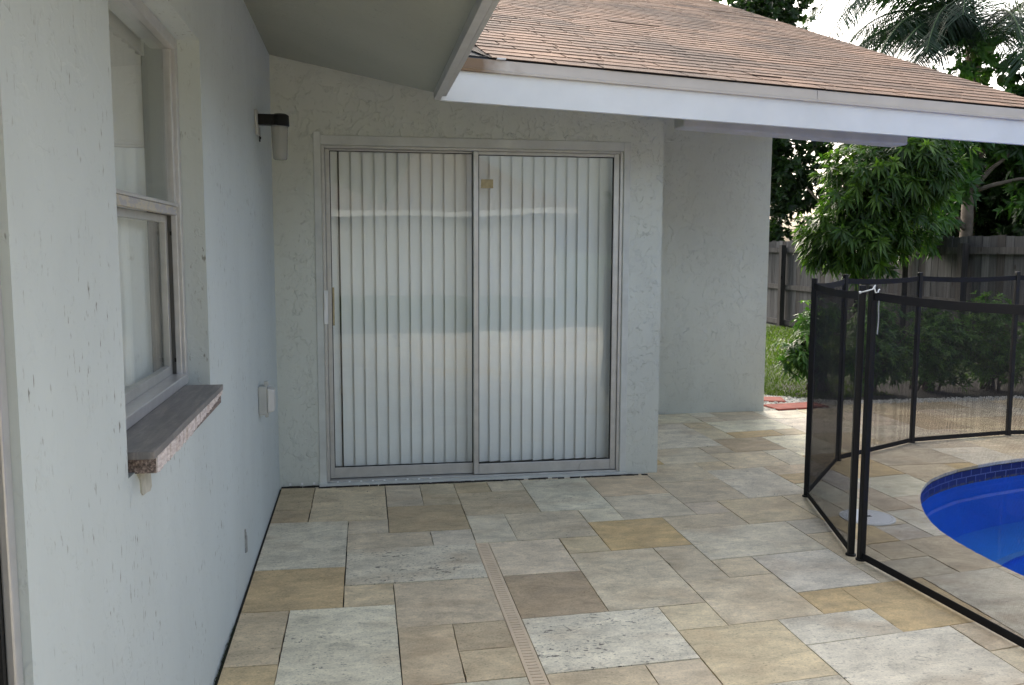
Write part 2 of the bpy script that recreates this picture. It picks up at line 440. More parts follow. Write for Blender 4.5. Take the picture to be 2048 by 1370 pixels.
def mk_water():
    t = NT('pool_water'); c = t.coord()
    h = t.noise(c, 3.0, 2, 0.4)
    nm = t.bump(h, 0.02, 0.02)
    fr = t.n('ShaderNodeFresnel', {'IOR': 1.33, 'Normal': nm}).outputs[0]
    tr = t.n('ShaderNodeBsdfTransparent', {'Color': (0.80, 0.95, 1.0, 1)}).outputs[0]
    gl = t.n('ShaderNodeBsdfGlossy', {'Roughness': 0.03, 'Normal': nm}).outputs[0]
    return t.fin(t.n('ShaderNodeMixShader', {0: fr, 1: tr, 2: gl}).outputs[0])
M['water'] = mk_water()
def mk_frost():
    t = NT('frosted_jar_glass'); c = t.coord()
    st = t.n('ShaderNodeTexWave', {'Vector': c, 'Scale': 30.0, 'Distortion': 0.5}, bands_direction='Y').outputs['Fac']
    d = t.bsdf((0.46, 0.46, 0.44), 0.22, 0, t.bump(st, 0.15, 0.004))
    tr = t.n('ShaderNodeBsdfTransparent', {'Color': (0.85, 0.85, 0.82, 1)}).outputs[0]
    return t.fin(t.n('ShaderNodeMixShader', {0: 0.5, 1: d, 2: tr}).outputs[0])
M['frost'] = mk_frost()

# ------------------------------------------------------------------ patio (tile lattice measured on the ground plane)
random.seed(4)
def lat(mx, my):
    a, b = mx, my
    b_ = max(-9.0, min(14.0, b)); a_ = max(-5.0, min(14.0, a))
    x = 1.0395 + 0.20738 * a - 0.00044 * b_ + 0.00015 * a_ * b_
    y = -0.0634 - 0.002374 * a_ - 0.225255 * b + 0.000941 * a_ * b_ - 0.000301 * b_ * b_ + 0.001238 * a_ * a_
    return x, y
WH, CR, TAN, GOLD, BRN, GRY = (0.73, 0.672, 0.565), (0.69, 0.59, 0.455), (0.63, 0.515, 0.375), (0.63, 0.465, 0.26), (0.50, 0.39, 0.275), (0.62, 0.55, 0.47)
def mixc(a, b, f=0.5): return tuple(p * (1 - f) + q * f for p, q in zip(a, b))
GT = mixc(GRY, TAN); GW = mixc(GRY, WH); CT = mixc(CR, TAN)
KN = [(-5,-4,0,2,mixc(TAN,BRN),.8),(-5,-4,2,3,BRN,.3),(-4,-2,0,3,CT,.7),(-5,-3,3,6,GW,.55),(-3,-2,3,4,GT,.2),(-3,-1,4,5,GT,.2),(-1,0,4,5,GRY,.2),(-2,0,2,4,BRN,.2),(-2,-1,0,2,GT,.5),(-1,0,0,2,mixc(BRN,GRY),.2),(0,1,0,1,mixc(BRN,TAN),.2),(0,2,1,3,mixc(GT,BRN,.3),.5),(1,2,0,1,GT,.3),(0,1,3,5,GRY,.1),(1,3,3,5,GT,.5),(2,4,0,3,WH,.6),(3,4,3,4,WH,.4),(4,6,0,2,mixc(GOLD,GRY),.2),(4,6,2,4,mixc(CR,GRY),.1),(3,5,4,6,GOLD,.2),(2,3,5,6,mixc(GOLD,GRY),.2),(0,2,5,7,CR,.4),(2,4,6,9,CR,.3),(4,5,6,8,GT,.1),(5,8,5,7,GW,.35),(5,6,7,8,TAN,.1),(4,6,8,10,CT,.1),(6,8,7,9,GW,.25),(6,7,9,10,GOLD,.3),(5,7,10,11,WH,.6),(7,9,9,11,GOLD,.2),(5,8,11,13,WH,.5),(8,9,11,12,TAN,.2),(3,4,9,10,mixc(TAN,CR),.1),(3,5,10,12,TAN,.3),(0,3,9,11,WH,.9),(0,2,11,13,TAN,.3),(2,3,11,12,CT,.2),(0,2,7,9,BRN,.5),(-3,0,5,7,WH,1.0),(-5,-3,6,8,mixc(BRN,GOLD),.4),(-3,-2,7,8,TAN,.3),(-2,0,7,9,CT,.25),(-5,-4,8,10,TAN,.5),(-4,-2,8,11,WH,.75),(-5,-4,10,12,mixc(TAN,GOLD),.3),(-2,-1,9,11,TAN,.3),(-1,0,9,10,mixc(TAN,BRN),.5),(-1,0,10,11,TAN,.4),(-2,0,11,13,WH,.5),
 (7,10,-6,-3,WH,.6),(7,9,-3,-1,GRY,.1),(9,10,-3,-2,GT,.2),(9,11,-2,0,CT,.4),(8,9,-1,0,CT,.3),(6,8,-1,1,mixc(TAN,GRY),.4),(11,14,-7,-5,WH,.4),(10,12,-4,-2,BRN,.2),(8,10,0,3,GW,.6),(6,8,1,3,GT,.4),(6,7,3,4,GT,.2),(7,9,3,5,TAN,.3),(5,7,4,5,CT,.3),(8,9,5,6,GRY,.2),(9,11,-0,2,BRN,.2)]
occ = {}
TL = []
for (a, b, c, d, col, p) in KN:
    if any((i, j) in occ for i in range(a, b) for j in range(c, d)): continue
    for i in range(a, b):
        for j in range(c, d): occ[(i, j)] = 1
    TL.append((a, b, c, d, col, p))
PAL = [WH, WH, CR, CR, TAN, TAN, GOLD, BRN, GRY, GT, CT, GW, GW]
def in_range(i, j):
    x, y = lat(i + .5, j + .5)
    return 0 < x < 9.6 and -10.0 < y < 2.35 and not (y > 0.08 and x < 2.3) and not (y > 2.02 and x < 3.9)
I0, I1, J0, J1 = -5, 42, -12, 46
for j in range(J0, J1):
    for i in range(I0, I1):
        if (i, j) in occ or not in_range(i, j): continue
        opts = [(2, 3), (3, 2), (2, 2), (2, 2), (1, 2), (2, 1), (1, 1)]
        random.shuffle(opts)
        if random.random() < 0.55: opts.sort(key=lambda s: -s[0] * s[1])
        for (wx, wy) in opts + [(1, 1)]:
            cells = [(i + a, j + b) for a in range(wx) for b in range(wy)]
            if all(cc not in occ and in_range(*cc) for cc in cells):
                for cc in cells: occ[cc] = 1
                TL.append((i, i + wx, j, j + wy, random.choice(PAL), random.choice((.2, .3, .4, .7))))
                break
POOL = [(5.022,-.012),(4.749,-.083),(4.556,-.148),(4.36,-.223),(4.185,-.32),(4.037,-.419),(3.925,-.52),(3.80,-.655),(3.70,-.79),(3.60,-.95),(3.52,-1.10),(3.455,-1.25),(3.415,-1.377),(3.385,-1.54),(3.370,-1.71),(3.366,-1.87),(3.375,-2.05),(3.41,-2.35),(3.50,-2.85),(3.68,-3.4),(3.98,-4.0),(4.4,-4.5),(5.0,-4.9),(5.6,-5.05),(6.3,-4.95),(6.9,-4.55),(7.3,-3.9),(7.5,-3.1),(7.48,-2.3),(7.3,-1.5),(6.95,-.85),(6.45,-.33),(5.85,-.04),(5.4,.03)]
# counter-clockwise order for clipping
def area2(p): return sum(p[i][0] * p[(i + 1) % len(p)][1] - p[(i + 1) % len(p)][0] * p[i][1] for i in range(len(p)))
if area2(POOL) < 0: POOL.reverse()
def clip_half(poly, a, b, keep_left=True):
    out = []
    def sd_(p):
        v = (b[0] - a[0]) * (p[1] - a[1]) - (b[1] - a[1]) * (p[0] - a[0])
        return v if keep_left else -v
    n = len(poly)
    for i in range(n):
        p, q = poly[i], poly[(i + 1) % n]
        dp, dq = sd_(p), sd_(q)
        if dp >= 0: out.append(p)
        if (dp > 0 and dq < 0) or (dp < 0 and dq > 0):
            t_ = dp / (dp - dq)
            out.append((p[0] + t_ * (q[0] - p[0]), p[1] + t_ * (q[1] - p[1])))
    return out
def minus_pool(poly):
    xs = [p[0] for p in poly]; ys = [p[1] for p in poly]
    if max(xs) < 3.3 or min(xs) > 7.6 or max(ys) < -5.2 or min(ys) > 0.1: return [poly]
    res, rest = [], poly
    for i in range(len(POOL)):
        a, b = POOL[i], POOL[(i + 1) % len(POOL)]
        o = clip_half(rest, a, b, False)
        if len(o) >= 3 and abs(area2(o)) > 1e-7: res.append(o)
        rest = clip_half(rest, a, b, True)
        if len(rest) < 3 or abs(area2(rest)) < 1e-7: break
    return res
G = 0.0016
mb = MB()
for (a, b, c, d, col, p) in TL:
    q = [lat(a, d), lat(b, d), lat(b, c), lat(a, c)]
    cx_ = sum(v[0] for v in q) / 4; cy_ = sum(v[1] for v in q) / 4
    g = G * random.uniform(0.6, 1.5)
    poly = []
    for k, v in enumerate(q):
        sx = 1 if k in (0, 3) else -1; sy = 1 if k in (0, 1) else -1
        poly.append((v[0] + sx * g + random.uniform(-.0012, .0012), v[1] + sy * g * 1.25 + random.uniform(-.0012, .0012)))
    if cy_ < 2.2 and cx_ < 4.6:                   # slightly chipped, hand cut edges
        pp = []
        for k in range(4):
            a0, a1 = poly[k], poly[(k + 1) % 4]
            pp.append(a0)
            nseg = max(3, int(math.hypot(a1[0] - a0[0], a1[1] - a0[1]) / .035))
            for q_ in range(1, nseg):
                t_ = q_ / nseg
                ch = random.uniform(0, .0016) + (random.uniform(0, .006) if random.random() < .04 else 0)
                px_, py_ = a0[0] + (a1[0] - a0[0]) * t_, a0[1] + (a1[1] - a0[1]) * t_
                dl = math.hypot(cx_ - px_, cy_ - py_)
                pp.append((px_ + (cx_ - px_) / dl * ch, py_ + (cy_ - py_) / dl * ch))
        poly = pp
    # the channel drain takes a strip beside the joint at lattice column 0
    if a == 0 and cy_ < -1.2: poly = clip_half(poly, (1.099, 0), (1.099, 1), False)
    if b == 0 and cy_ < -1.2: poly = clip_half(poly, (1.031, 0), (1.031, 1), True)
    poly = clip_half(poly, (0.014, 0), (0.014, 1), False)
    if cx_ < 2.36: poly = clip_half(poly, (0, -0.012), (1, -0.012), False)
    if len(poly) < 3: continue
    if area2(poly) < 0: poly.reverse()
    kk = random.uniform(0.93, 1.07)
    kk *= 1.18
    mb.cc = (col[0] * kk, col[1] * kk * random.uniform(.985, 1.015), col[2] * .90 * kk * random.uniform(.96, 1.04), p)
    mb.co = (random.uniform(-30, 30), random.uniform(-30, 30), random.uniform(-9, 9))
    dz = random.uniform(-.0012, .0006)
    for pc in minus_pool(poly):
        mb.face([(v[0], v[1], dz) for v in pc])
        n = len(pc)
        for k in range(n):
            e0, e1 = pc[k], pc[(k + 1) % n]
            mb.face([(e0[0], e0[1], -0.02), (e1[0], e1[1], -0.02), (e1[0], e1[1], dz), (e0[0], e0[1], dz)])
tag(mb.build('patio', M['travertine'], attrs=True), 'patio of mixed cream, tan and gold travertine pavers around the pool', 'patio', kind='structure')

def ring_faces(mb, outer, inner):
    n = len(outer)
    for k in range(n):
        mb.face([outer[k], outer[(k + 1) % n], inner[(k + 1) % n], inner[k]])
# bedding under the pavers with a hole for the pool, and the lawn out to the horizon
def strip_ground(name, z, rect, mat, label):
    m = MB()
    cx_, cy_ = 5.4, -2.4
    x0, x1, y0, y1 = rect
    inner, outer = [], []
    for (x, y) in POOL:
        dx, dy = x - cx_, y - cy_
        inner.append((x, y, z))
        t_ = min([(x1 - cx_) / dx if dx > 1e-6 else 1e9, (x0 - cx_) / dx if dx < -1e-6 else 1e9, (y1 - cy_) / dy if dy > 1e-6 else 1e9, (y0 - cy_) / dy if dy < -1e-6 else 1e9])
        outer.append((cx_ + dx * t_, cy_ + dy * t_, z))
    # add the rectangle corners
    ring = []
    for k in range(len(POOL)):
        o, o2 = outer[k], outer[(k + 1) % len(POOL)]
        pts = [inner[k], o]
        for cnr in ((x0, y0), (x1, y0), (x1, y1), (x0, y1)):
            a0 = math.atan2(o[1] - cy_, o[0] - cx_); a1 = math.atan2(o2[1] - cy_, o2[0] - cx_); ac = math.atan2(cnr[1] - cy_, cnr[0] - cx_)
            da = (a1 - a0) % (2 * math.pi); dc = (ac - a0) % (2 * math.pi)
            if dc < da: pts.append((cnr[0], cnr[1], z))
        pts += [o2, inner[(k + 1) % len(POOL)]]
        m.face(pts)
    return tag(m.build(name, mat), label, 'ground', kind='structure')
strip_ground('bedding', -0.012, (-0.02, 9.7, -10.1, 2.40), M['soil'], 'dark sandy bedding showing in the paver joints')
strip_ground('lawn', -0.024, (-300, 300, -300, 300), M['lawn'], 'lawn and garden ground reaching to the horizon')

# ------------------------------------------------------------------ swimming pool and water
pool = empty('swimming_pool', (5.4, -2.4, 0), 'curved blue swimming pool with a dark blue waterline tile band', 'swimming pool')
def inset(f, z, c=(5.4, -2.4)):
    return [(c[0] + (x - c[0]) * f, c[1] + (y - c[1]) * f, z) for x, y in POOL]
m = MB()
n = len(POOL)
top, bot = inset(1.006, -0.006), inset(1.006, -0.125)
me_uv = []
acc = 0.0
for k in range(n):
    a, b = top[k], top[(k + 1) % n]
    L = math.hypot(b[0] - a[0], b[1] - a[1])
    m.face([bot[(k + 1) % n], bot[k], a, b])
    me_uv += [(acc + L, 0), (acc, 0), (acc, 0.119), (acc + L, 0.119)]
    acc += L
tb = m.build('waterline_tiles', M['pooltile'], pool)
uvl = tb.data.uv_layers.new(name='UVMap')
uvl.data.foreach_set('uv', np.array(me_uv, dtype=np.float32).ravel())
m = MB()
r1, r2, r3, r4 = inset(1.006, -0.125), inset(0.97, -0.42), inset(0.84, -0.5), inset(0.70, -1.2)
for A_, B_ in ((r1, r2), (r2, r3), (r3, r4)):
    for k in range(n):
        m.face([B_[(k + 1) % n], B_[k], A_[k], A_[(k + 1) % n]])
m.face(list(reversed(r4)))
m.build('basin', M['basin'], pool, smooth=False)
m = MB()
e_ = inset(0.845, -0.488)
for k in range(n):
    if 3 <= k < n - 3 or True:
        m.bar(e_[k], e_[(k + 1) % n], 0.05, 0.012)
m.build('step_edge', M['basin_edge'], pool)
m = MB()
m.face(inset(1.003, -0.118))
tag(m.build('water', M['water']), 'clear still blue water filling the pool', 'water', kind='structure')

# ------------------------------------------------------------------ house
house = empty('house', (0, 0, 0), 'single storey stucco house with brown shingle roof and white eaves', 'house')
def wall_quad(m, axis, c, u0_, u1_, z0, z1, holes=(), flip=False):
    """rectangular wall face in plane axis=c with rectangular holes (u0,u1,z0,z1)"""
    us = sorted(set([u0_, u1_] + [h[0] for h in holes] + [h[1] for h in holes]))
    zs = sorted(set([z0, z1] + [h[2] for h in holes] + [h[3] for h in holes]))
    for i in range(len(us) - 1):
        for j in range(len(zs) - 1):
            uc, zc = (us[i] + us[i + 1]) / 2, (zs[j] + zs[j + 1]) / 2
            if any(h[0] < uc < h[1] and h[2] < zc < h[3] for h in holes): continue
            q = [(us[i], zs[j]), (us[i + 1], zs[j]), (us[i + 1], zs[j + 1]), (us[i], zs[j + 1])]
            if axis == 'x': pts = [(c, u, z) for u, z in q]
            else: pts = [(u, c, z) for u, z in q]
            if flip: pts.reverse()
            m.face(pts)
H0 = 2.535
WY0, WY1, WZ0, WZ1 = -3.40, -2.33, 0.935, 2.092           # window opening
LY0, LY1, LZ1 = -5.95, -3.99, 2.03                         # patio door opening beside the viewpoint
DX0, DX1, DZ1 = 0.278, 2.113, 2.036                       # sliding door opening
# left wing wall
m = MB()
wh = [(WY0, WY1, WZ0, WZ1), (LY0, LY1, -0.05, LZ1)]
wall_quad(m, 'x', 0.0, -9.0, 0.0, -0.05, H0 + .02, wh)
wall_quad(m, 'x', -0.2, -9.0, 0.0, -0.05, H0 + .02, wh, flip=True)
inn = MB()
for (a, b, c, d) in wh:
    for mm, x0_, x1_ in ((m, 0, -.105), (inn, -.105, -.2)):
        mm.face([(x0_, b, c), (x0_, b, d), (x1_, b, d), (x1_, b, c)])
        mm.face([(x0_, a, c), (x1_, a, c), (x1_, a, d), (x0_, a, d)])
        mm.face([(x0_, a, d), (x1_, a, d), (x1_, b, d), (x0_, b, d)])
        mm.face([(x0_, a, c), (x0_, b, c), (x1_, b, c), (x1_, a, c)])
m.face([(0, -9, -.05), (0, -9, H0), (-.2, -9, H0), (-.2, -9, -.05)])
m.build('wall', M['stucco_smooth'], house)
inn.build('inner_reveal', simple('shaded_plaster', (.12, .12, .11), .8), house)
# wall with the sliding door, and its return
m = MB()
wall_quad(m, 'y', 0.0, 0.0, 2.368, -0.05, H0 + .02, [(DX0, DX1, -0.05, DZ1)])
for x in (DX0, DX1):
    m.face([(x, 0, -.05), (x, 0, DZ1), (x, .16, DZ1), (x, .16, -.05)])
m.face([(DX0, 0, DZ1), (DX1, 0, DZ1), (DX1, .16, DZ1), (DX0, .16, DZ1)])
m.face([(2.368, 0, -.05), (2.368, 1.97, -.05), (2.368, 1.97, H0 + .02), (2.368, 0, H0 + .02)])
m.build('wall', M['stucco'], house, fix=False)
m = MB()
wall_quad(m, 'y', 1.97, 2.368, 4.032, -0.05, H0 + .12)
m.face([(4.032, 1.97, -.05), (4.032, 9.0, -.05), (4.032, 9.0, H0), (4.032, 1.97, H0)])
m.face([(4.032, 9, -.05), (-6, 9.0, -.05), (-6, 9.0, H0), (4.032, 9, H0)])
m.build('wall', M['stucco'], house)
# smooth bands round the door
m = MB()
m.box(DX0 - .042, DX0 - .001, -0.006, 0.004, 0.0, DZ1 + .075)
m.box(DX1 + .001, DX1 + .042, -0.006, 0.004, 0.0, DZ1 + .055)
m.box(DX0 - .0005, DX1 + .0005, -0.006, 0.004, DZ1 + .001, DZ1 + .055)
m.build('door_trim', M['trim'], house, bevel=.003)
# concrete threshold with a ragged painted edge
m = MB()
random.seed(9)
xs = np.linspace(0.235, 2.155, 60)
fr_ = [(-0.034 + .004 * math.sin(q * 13) + random.uniform(-.002, .002)) for q in xs]
for k in range(len(xs) - 1):
    m.hexa([(xs[k], fr_[k] - .004, -.01), (xs[k + 1], fr_[k + 1] - .004, -.01), (xs[k + 1], .1, -.01), (xs[k], .1, -.01), (xs[k], fr_[k], .016), (xs[k + 1], fr_[k + 1], .016), (xs[k + 1], .1, .018), (xs[k], .1, .018)])
m.build('threshold', M['trim'], house)
m = MB()
random.seed(19)
for k in range(230):
    x = random.uniform(0.03, 2.3)
    if random.random() < (0.15 if x < 1.3 else 0.5): continue
    r_ = random.uniform(.004, .014)
    yy = (-0.016 if x < .23 else -0.046) + random.uniform(-.006, .006)
    m.obox((x, yy, 0.002), (r_ * 2.2, random.uniform(-.3, .3) * r_, 0), (0, r_ * .55, 0), (0, 0, .004))
m.build('grime', M['soil'], house)['kind'] = 'stuff'
# rooms behind the glass
m = MB()
def room(m, x0, x1, y0, y1, z0, z1, skip):
    f = {'x0': [(x0, y0, z0), (x0, y1, z0), (x0, y1, z1), (x0, y0, z1)], 'x1': [(x1, y0, z0), (x1, y0, z1), (x1, y1, z1), (x1, y1, z0)], 'y0': [(x0, y0, z0), (x0, y0, z1), (x1, y0, z1), (x1, y0, z0)], 'y1': [(x0, y1, z0), (x1, y1, z0), (x1, y1, z1), (x0, y1, z1)], 'z0': [(x0, y0, z0), (x1, y0, z0), (x1, y1, z0), (x0, y1, z0)], 'z1': [(x0, y0, z1), (x0, y1, z1), (x1, y1, z1), (x1, y0, z1)]}
    for k, q in f.items():
        if k not in skip: m.face(q)
room(m, -3.0, -0.2, -8.9, -0.02, 0.0, 2.42, ('x1',))
room(m, 0.02, 2.35, 0.16, 3.5, 0.0, 2.42, ('y0',))
wall_quad(m, 'y', 0.16, 0.02, 2.35, 0, 2.42, [(DX0, DX1, 0, DZ1)], flip=True)
m.build('room_shell', M['room'], house)

# ---- eaves
E0 = Vector((0.9, -0.9))
AE = rad(4.0)
ED = Vector((math.cos(AE), math.sin(AE)))           # along the back eave
EN = Vector((-math.sin(AE), math.cos(AE)))          # away from the viewer
def ez(u, dz): return 2.163 - 0.0325 * u + dz        # height of the drooping back eave
def ep(u, p, z): return (E0.x + ED.x * u + EN.x * p, E0.y + ED.y * u + EN.y * p, z)
LU = 3.80
# white fascia of the back eave
m = MB()
us = np.linspace(0.0, LU, 9)
for k in range(len(us) - 1):
    a, b = us[k], us[k + 1]
    m.hexa([ep(a, 0, ez(a, 0)), ep(b, 0, ez(b, 0)), ep(b, .03, ez(b, 0)), ep(a, .03, ez(a, 0)), ep(a, 0, ez(a, .19)), ep(b, 0, ez(b, .19)), ep(b, .03, ez(b, .19)), ep(a, .03, ez(a, .19))])
m.build('fascia', M['white'], house, label='long white fascia board under the beige drip edge')
# drip edge / gutter strip
def gz(u, dz): return 2.3165 - 0.0372 * u + dz
m = MB()
prof = [(-0.014, -0.004), (-0.021, -0.002), (-0.0215, 0.009), (-0.008, 0.014), (-0.005, 0.059), (-0.004, 0.063), (0.05, 0.064)]
def gstrip(m, ua, ub):
    for k in range(len(prof) - 1):
        (p0, z0), (p1, z1) = prof[k], prof[k + 1]
        m.face([ep(ua, p0, gz(ua, z0)), ep(ub, p0, gz(ub, z0)), ep(ub, p1, gz(ub, z1)), ep(ua, p1, gz(ua, z1))])
    m.face([ep(ua, .02, gz(ua, -.004)), ep(ub, .02, gz(ub, -.004)), ep(ub, -.014, gz(ub, -.004)), ep(ua, -.014, gz(ua, -.004))])
gstrip(m, 0.065, 2.079)
gstrip(m, 2.0815, LU)
m.build('drip_edge', M['gutter'], house, label='beige metal drip edge stained brown at its inner end')
m = MB()
m.obox(ep(2.0803, 0.0, gz(2.08, .03)), (ED.x * .0025, ED.y * .0025, 0), (EN.x * .004, EN.y * .004, 0), (0, 0, .029))
m.build('drip_edge_joint', M['dark'], house)
m = MB()
m.hexa([ep(0.03, .044, gz(.03, .055)), ep(LU, .044, gz(LU, .055)), ep(LU, .06, gz(LU, .055)), ep(0.03, .06, gz(.03, .055)), ep(0.03, .044, gz(.03, .086)), ep(LU, .044, gz(LU, .086)), ep(LU, .06, gz(LU, .09)), ep(0.03, .06, gz(.03, .09))])
m.build('starter_strip', M['dark'], house)
# left wing fascia, seen from below
m = MB()
m.box(0.868, 0.899, -9.0, -0.902, 2.163, 2.31)
m.build('fascia', M['greywood'], house, label='grey fascia board of the left wing seen from below')
m = MB()
m.box(0.908, 0.926, -9.0, -0.922, 2.178, 2.345)
m.build('drip_edge', M['greywood'], house)
# soffits: both slopes run down from the walls to the eaves and meet on the valley line
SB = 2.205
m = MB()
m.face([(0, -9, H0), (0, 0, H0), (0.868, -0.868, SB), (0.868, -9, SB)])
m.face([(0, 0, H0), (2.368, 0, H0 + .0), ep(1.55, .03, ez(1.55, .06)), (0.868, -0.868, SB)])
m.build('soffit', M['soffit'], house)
m = MB()
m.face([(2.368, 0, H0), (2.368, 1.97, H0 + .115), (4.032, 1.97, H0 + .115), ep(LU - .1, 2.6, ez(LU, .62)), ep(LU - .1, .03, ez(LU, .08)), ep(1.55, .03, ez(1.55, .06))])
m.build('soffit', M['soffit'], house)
# pale board nailed under the soffit
m = MB()
ca, cb = 1.47, 2.96
def bpt(u, p, z): return ep(u, p, z)
m.hexa([bpt(ca, .38, 2.134), bpt(cb, .38, 2.074), bpt(cb, .52, 2.074), bpt(ca, .52, 2.134), bpt(ca, .38, 2.215), bpt(cb, .38, 2.16), bpt(cb, .52, 2.16), bpt(ca, .52, 2.215)])
m.build('soffit_board', M['greywood'], house, bevel=.012)
# vent hole in the left soffit
m = MB()
def sz(x): return H0 - (H0 - SB) * x / 0.868
m.obox((0.66, -2.62, sz(.66) - .004), (.09, 0, -.09 * .38), (0, .07, 0), (0.001, 0, .004))
m.build('soffit_vent', M['dark'], house)

# ---- shingle roof (a gable: the right end is a rake)
PIT = 0.385
def rp(u, p, lift=0.0):
    z = gz(u, .068) + PIT * p
    return ep(u, p - 0.012, z + lift)
def uend(p): return 3.765 + .055 * p
def umin(p): return .25 - .1 * p if p < .26 else .224 - (p - .26) * 1.0
roof = MB()
random.seed(11)
course = 0.112
PM = 6.4
NP = int(PM / course)
for k in range(NP):
    p0, p1 = k * course, (k + 1) * course + 0.02
    u = umin(p0) + random.uniform(-.0, .015)
    e0, e1 = uend(p0) + random.uniform(-.006, .006), uend(p1)
    off = random.uniform(0, .3)
    first = True
    tone = random.uniform(-.04, .04)
    wave = random.uniform(0, 6)
    while u < e0 - .02:
        wd = random.choice((.20, .27, .33, .33, .36, .45)) * random.uniform(.9, 1.1)
        v = min(u + wd, e0)
        if e0 - v < .1: v = e0
        c0 = mixc((0.315, 0.196, 0.130), (0.245, 0.160, 0.110), random.random())
        kk = random.uniform(.92, 1.08) + tone
        roof.cc = (c0[0] * kk, c0[1] * kk, c0[2] * kk, 1)
        l0, l1 = 0.0052 + random.uniform(-.0008, .0014) + (.004 if random.random() < .015 else 0), 0.001
        ua, ub = u + .0055, v - .0055
        dp = .006 * math.sin(u * 1.3 + wave) + random.uniform(-.002, .002)
        A_, B_ = rp(ua, p0 + dp, l0), rp(ub, p0 + dp, l0)
        C_, D_ = rp(ub, p1, l1), rp(ua, p1, l1)
        A2, B2 = rp(ua, p0 + dp + .002, l0 - .0045), rp(ub, p0 + dp + .002, l0 - .0045)
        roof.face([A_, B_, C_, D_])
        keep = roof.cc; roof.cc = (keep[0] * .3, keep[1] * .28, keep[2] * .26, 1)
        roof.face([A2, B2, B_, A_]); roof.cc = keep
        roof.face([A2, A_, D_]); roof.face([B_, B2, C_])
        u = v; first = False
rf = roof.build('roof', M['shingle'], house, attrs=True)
ov = MB()
ov.cc = (0.03, 0.025, 0.02, 1)
def umn(p): return umin(p) - .04
ov.face([rp(.26, 0.02, -.002), rp(uend(0) - .01, 0.02, -.002), rp(uend(PM) - .01, PM, -.002), rp(-6, PM, -.002), rp(umn(.27), .27, -.002)])
ov.cc = (0.24, 0.17, 0.12, 1)
RL, RR = rp(-6, PM, 0), rp(uend(PM), PM, 0)
ov.face([RL, RR, ep(uend(PM) + .3, 2 * PM, 2.2), ep(-6, 2 * PM, 2.2)])
# left wing slopes
ov.face([(0.92, -9.2, 2.345), (0.92, -0.93, 2.345), (-5.0, 2.2, 4.3), (-5.0, -9.2, 4.3)])
ov.face([(-5.0, -9.2, 4.3), (-5.0, 2.2, 4.3), (-11, 2.2, 2.3), (-11, -9.2, 2.3)])
ov.build('underlay', M['shingle'], rf, attrs=True)
# rake board under the right edge and gable end wall
m = MB()
for k in range(8):
    p0, p1 = PM * k / 8 + .01, PM * (k + 1) / 8
    a, b = uend(p0) - .03, uend(p1) - .03
    m.hexa([rp(a - .02, p0, -.10), rp(a, p0, -.10), rp(b, p1, -.10), rp(b - .02, p1, -.10), rp(a - .02, p0, -.004), rp(a, p0, -.004), rp(b, p1, -.004), rp(b - .02, p1, -.004)])
m.build('rake_board', M['greywood'], house)
m = MB()
m.face([(4.032, 1.97, H0 + .1), (4.032, 9.0, H0 + .0), (4.032, 7.5, 3.6), (4.032, 5.6, 4.3)])
m.build('gable_wall', M['stucco'], house)
# grey valley flashing left of the cut shingles
m = MB()
m.face([ep(-.10, .0, gz(0, .062)), ep(0.40, .0, gz(.40, .060)), rp(.5, .6, -.006), rp(-.9, .6, .03)])
m.face([ep(0.03, -.004, gz(0, .05)), ep(0.36, -.004, gz(.36, .055)), ep(0.36, .022, gz(.36, .062)), ep(0.03, .022, gz(0, .062))])
m.build('valley_flashing', M['galv'], house)
m = MB()
m.obox(ep(0.305, -.012, gz(.3, .068)), (ED.x * .022, ED.y * .022, 0), (EN.x * .012, EN.y * .012, 0), (0, 0, .0035))
m.build('flashing_tab', M['white'], house)

# ---- window in the left wall
win = empty('window', (-.07, -2.86, .99)); parent(win, house)
win['label'] = 'single hung aluminium window set in the left wall'
XF = -0.068
m = MB()
fw_ = 0.034
m.box(XF - .028, XF, WY1 - fw_, WY1 - .001, 0.99, WZ1)          # far jamb
m.box(XF - .075, XF, WY0 + .001, WY0 + fw_, 0.99, WZ1)
m.box(XF - .075, XF, WY0 + fw_, WY1 - fw_, WZ1 - .038, WZ1 - .001)
m.box(XF - .075, XF + .004, WY0 + fw_, WY1 - fw_, 0.99, 1.022)
m.box(XF - .030, XF - .012, WY1 - fw_ - .007, WY1 - fw_ + .002, 1.0, WZ1 - .03)
m.build('frame', M['alu_pale'], win, bevel=.003)
m = MB()
m.box(XF - .085, XF - .0285, WY1 - fw_ + .006, WY1 - .001, 0.995, WZ1 - .002)
m.build('inner_track', simple('dull_track', (.16, .16, .155), .6), win)
m = MB()
XS = XF - 0.012                                                 # upper sash (outer)
m.box(XS - .028, XS + .006, WY0 + fw_, WY1 - fw_ - .002, 1.562, 1.572)
m.box(XS - .022, XS, WY1 - fw_ - .024, WY1 - fw_ - .002, 1.572, WZ1 - .04)
m.box(XS - .022, XS, WY0 + fw_, WY0 + fw_ + .022, 1.572, WZ1 - .04)
m.build('upper_sash', M['alu_pale'], win, bevel=.002)
t_ = NT('flaking_paint'); c_ = t_.coord()
f_ = t_.ramp(t_.noise(t_.mapping(c_, scale=(1, .5, 1.6)), 30, 5, 0.7), [(0.46, (0.36, 0.36, 0.38)), (0.52, (0.50, 0.46, 0.36)), (0.7, (0.42, 0.42, 0.43))])
M['flaking'] = t_.fin(t_.bsdf(f_, 0.5))
m = MB()
m.box(XS - .022, XS + .001, WY0 + fw_, WY1 - fw_ - .002, 1.535, 1.5615)
m.build('meeting_rail', M['flaking'], win, bevel=.002)
m = MB()
XL = XF - 0.042
m.box(XL - .022, XL, WY1 - fw_ - .034, WY1 - fw_ - .002, 1.022, 1.535)
m.box(XL - .022, XL, WY0 + fw_, WY0 + fw_ + .03, 1.022, 1.535)
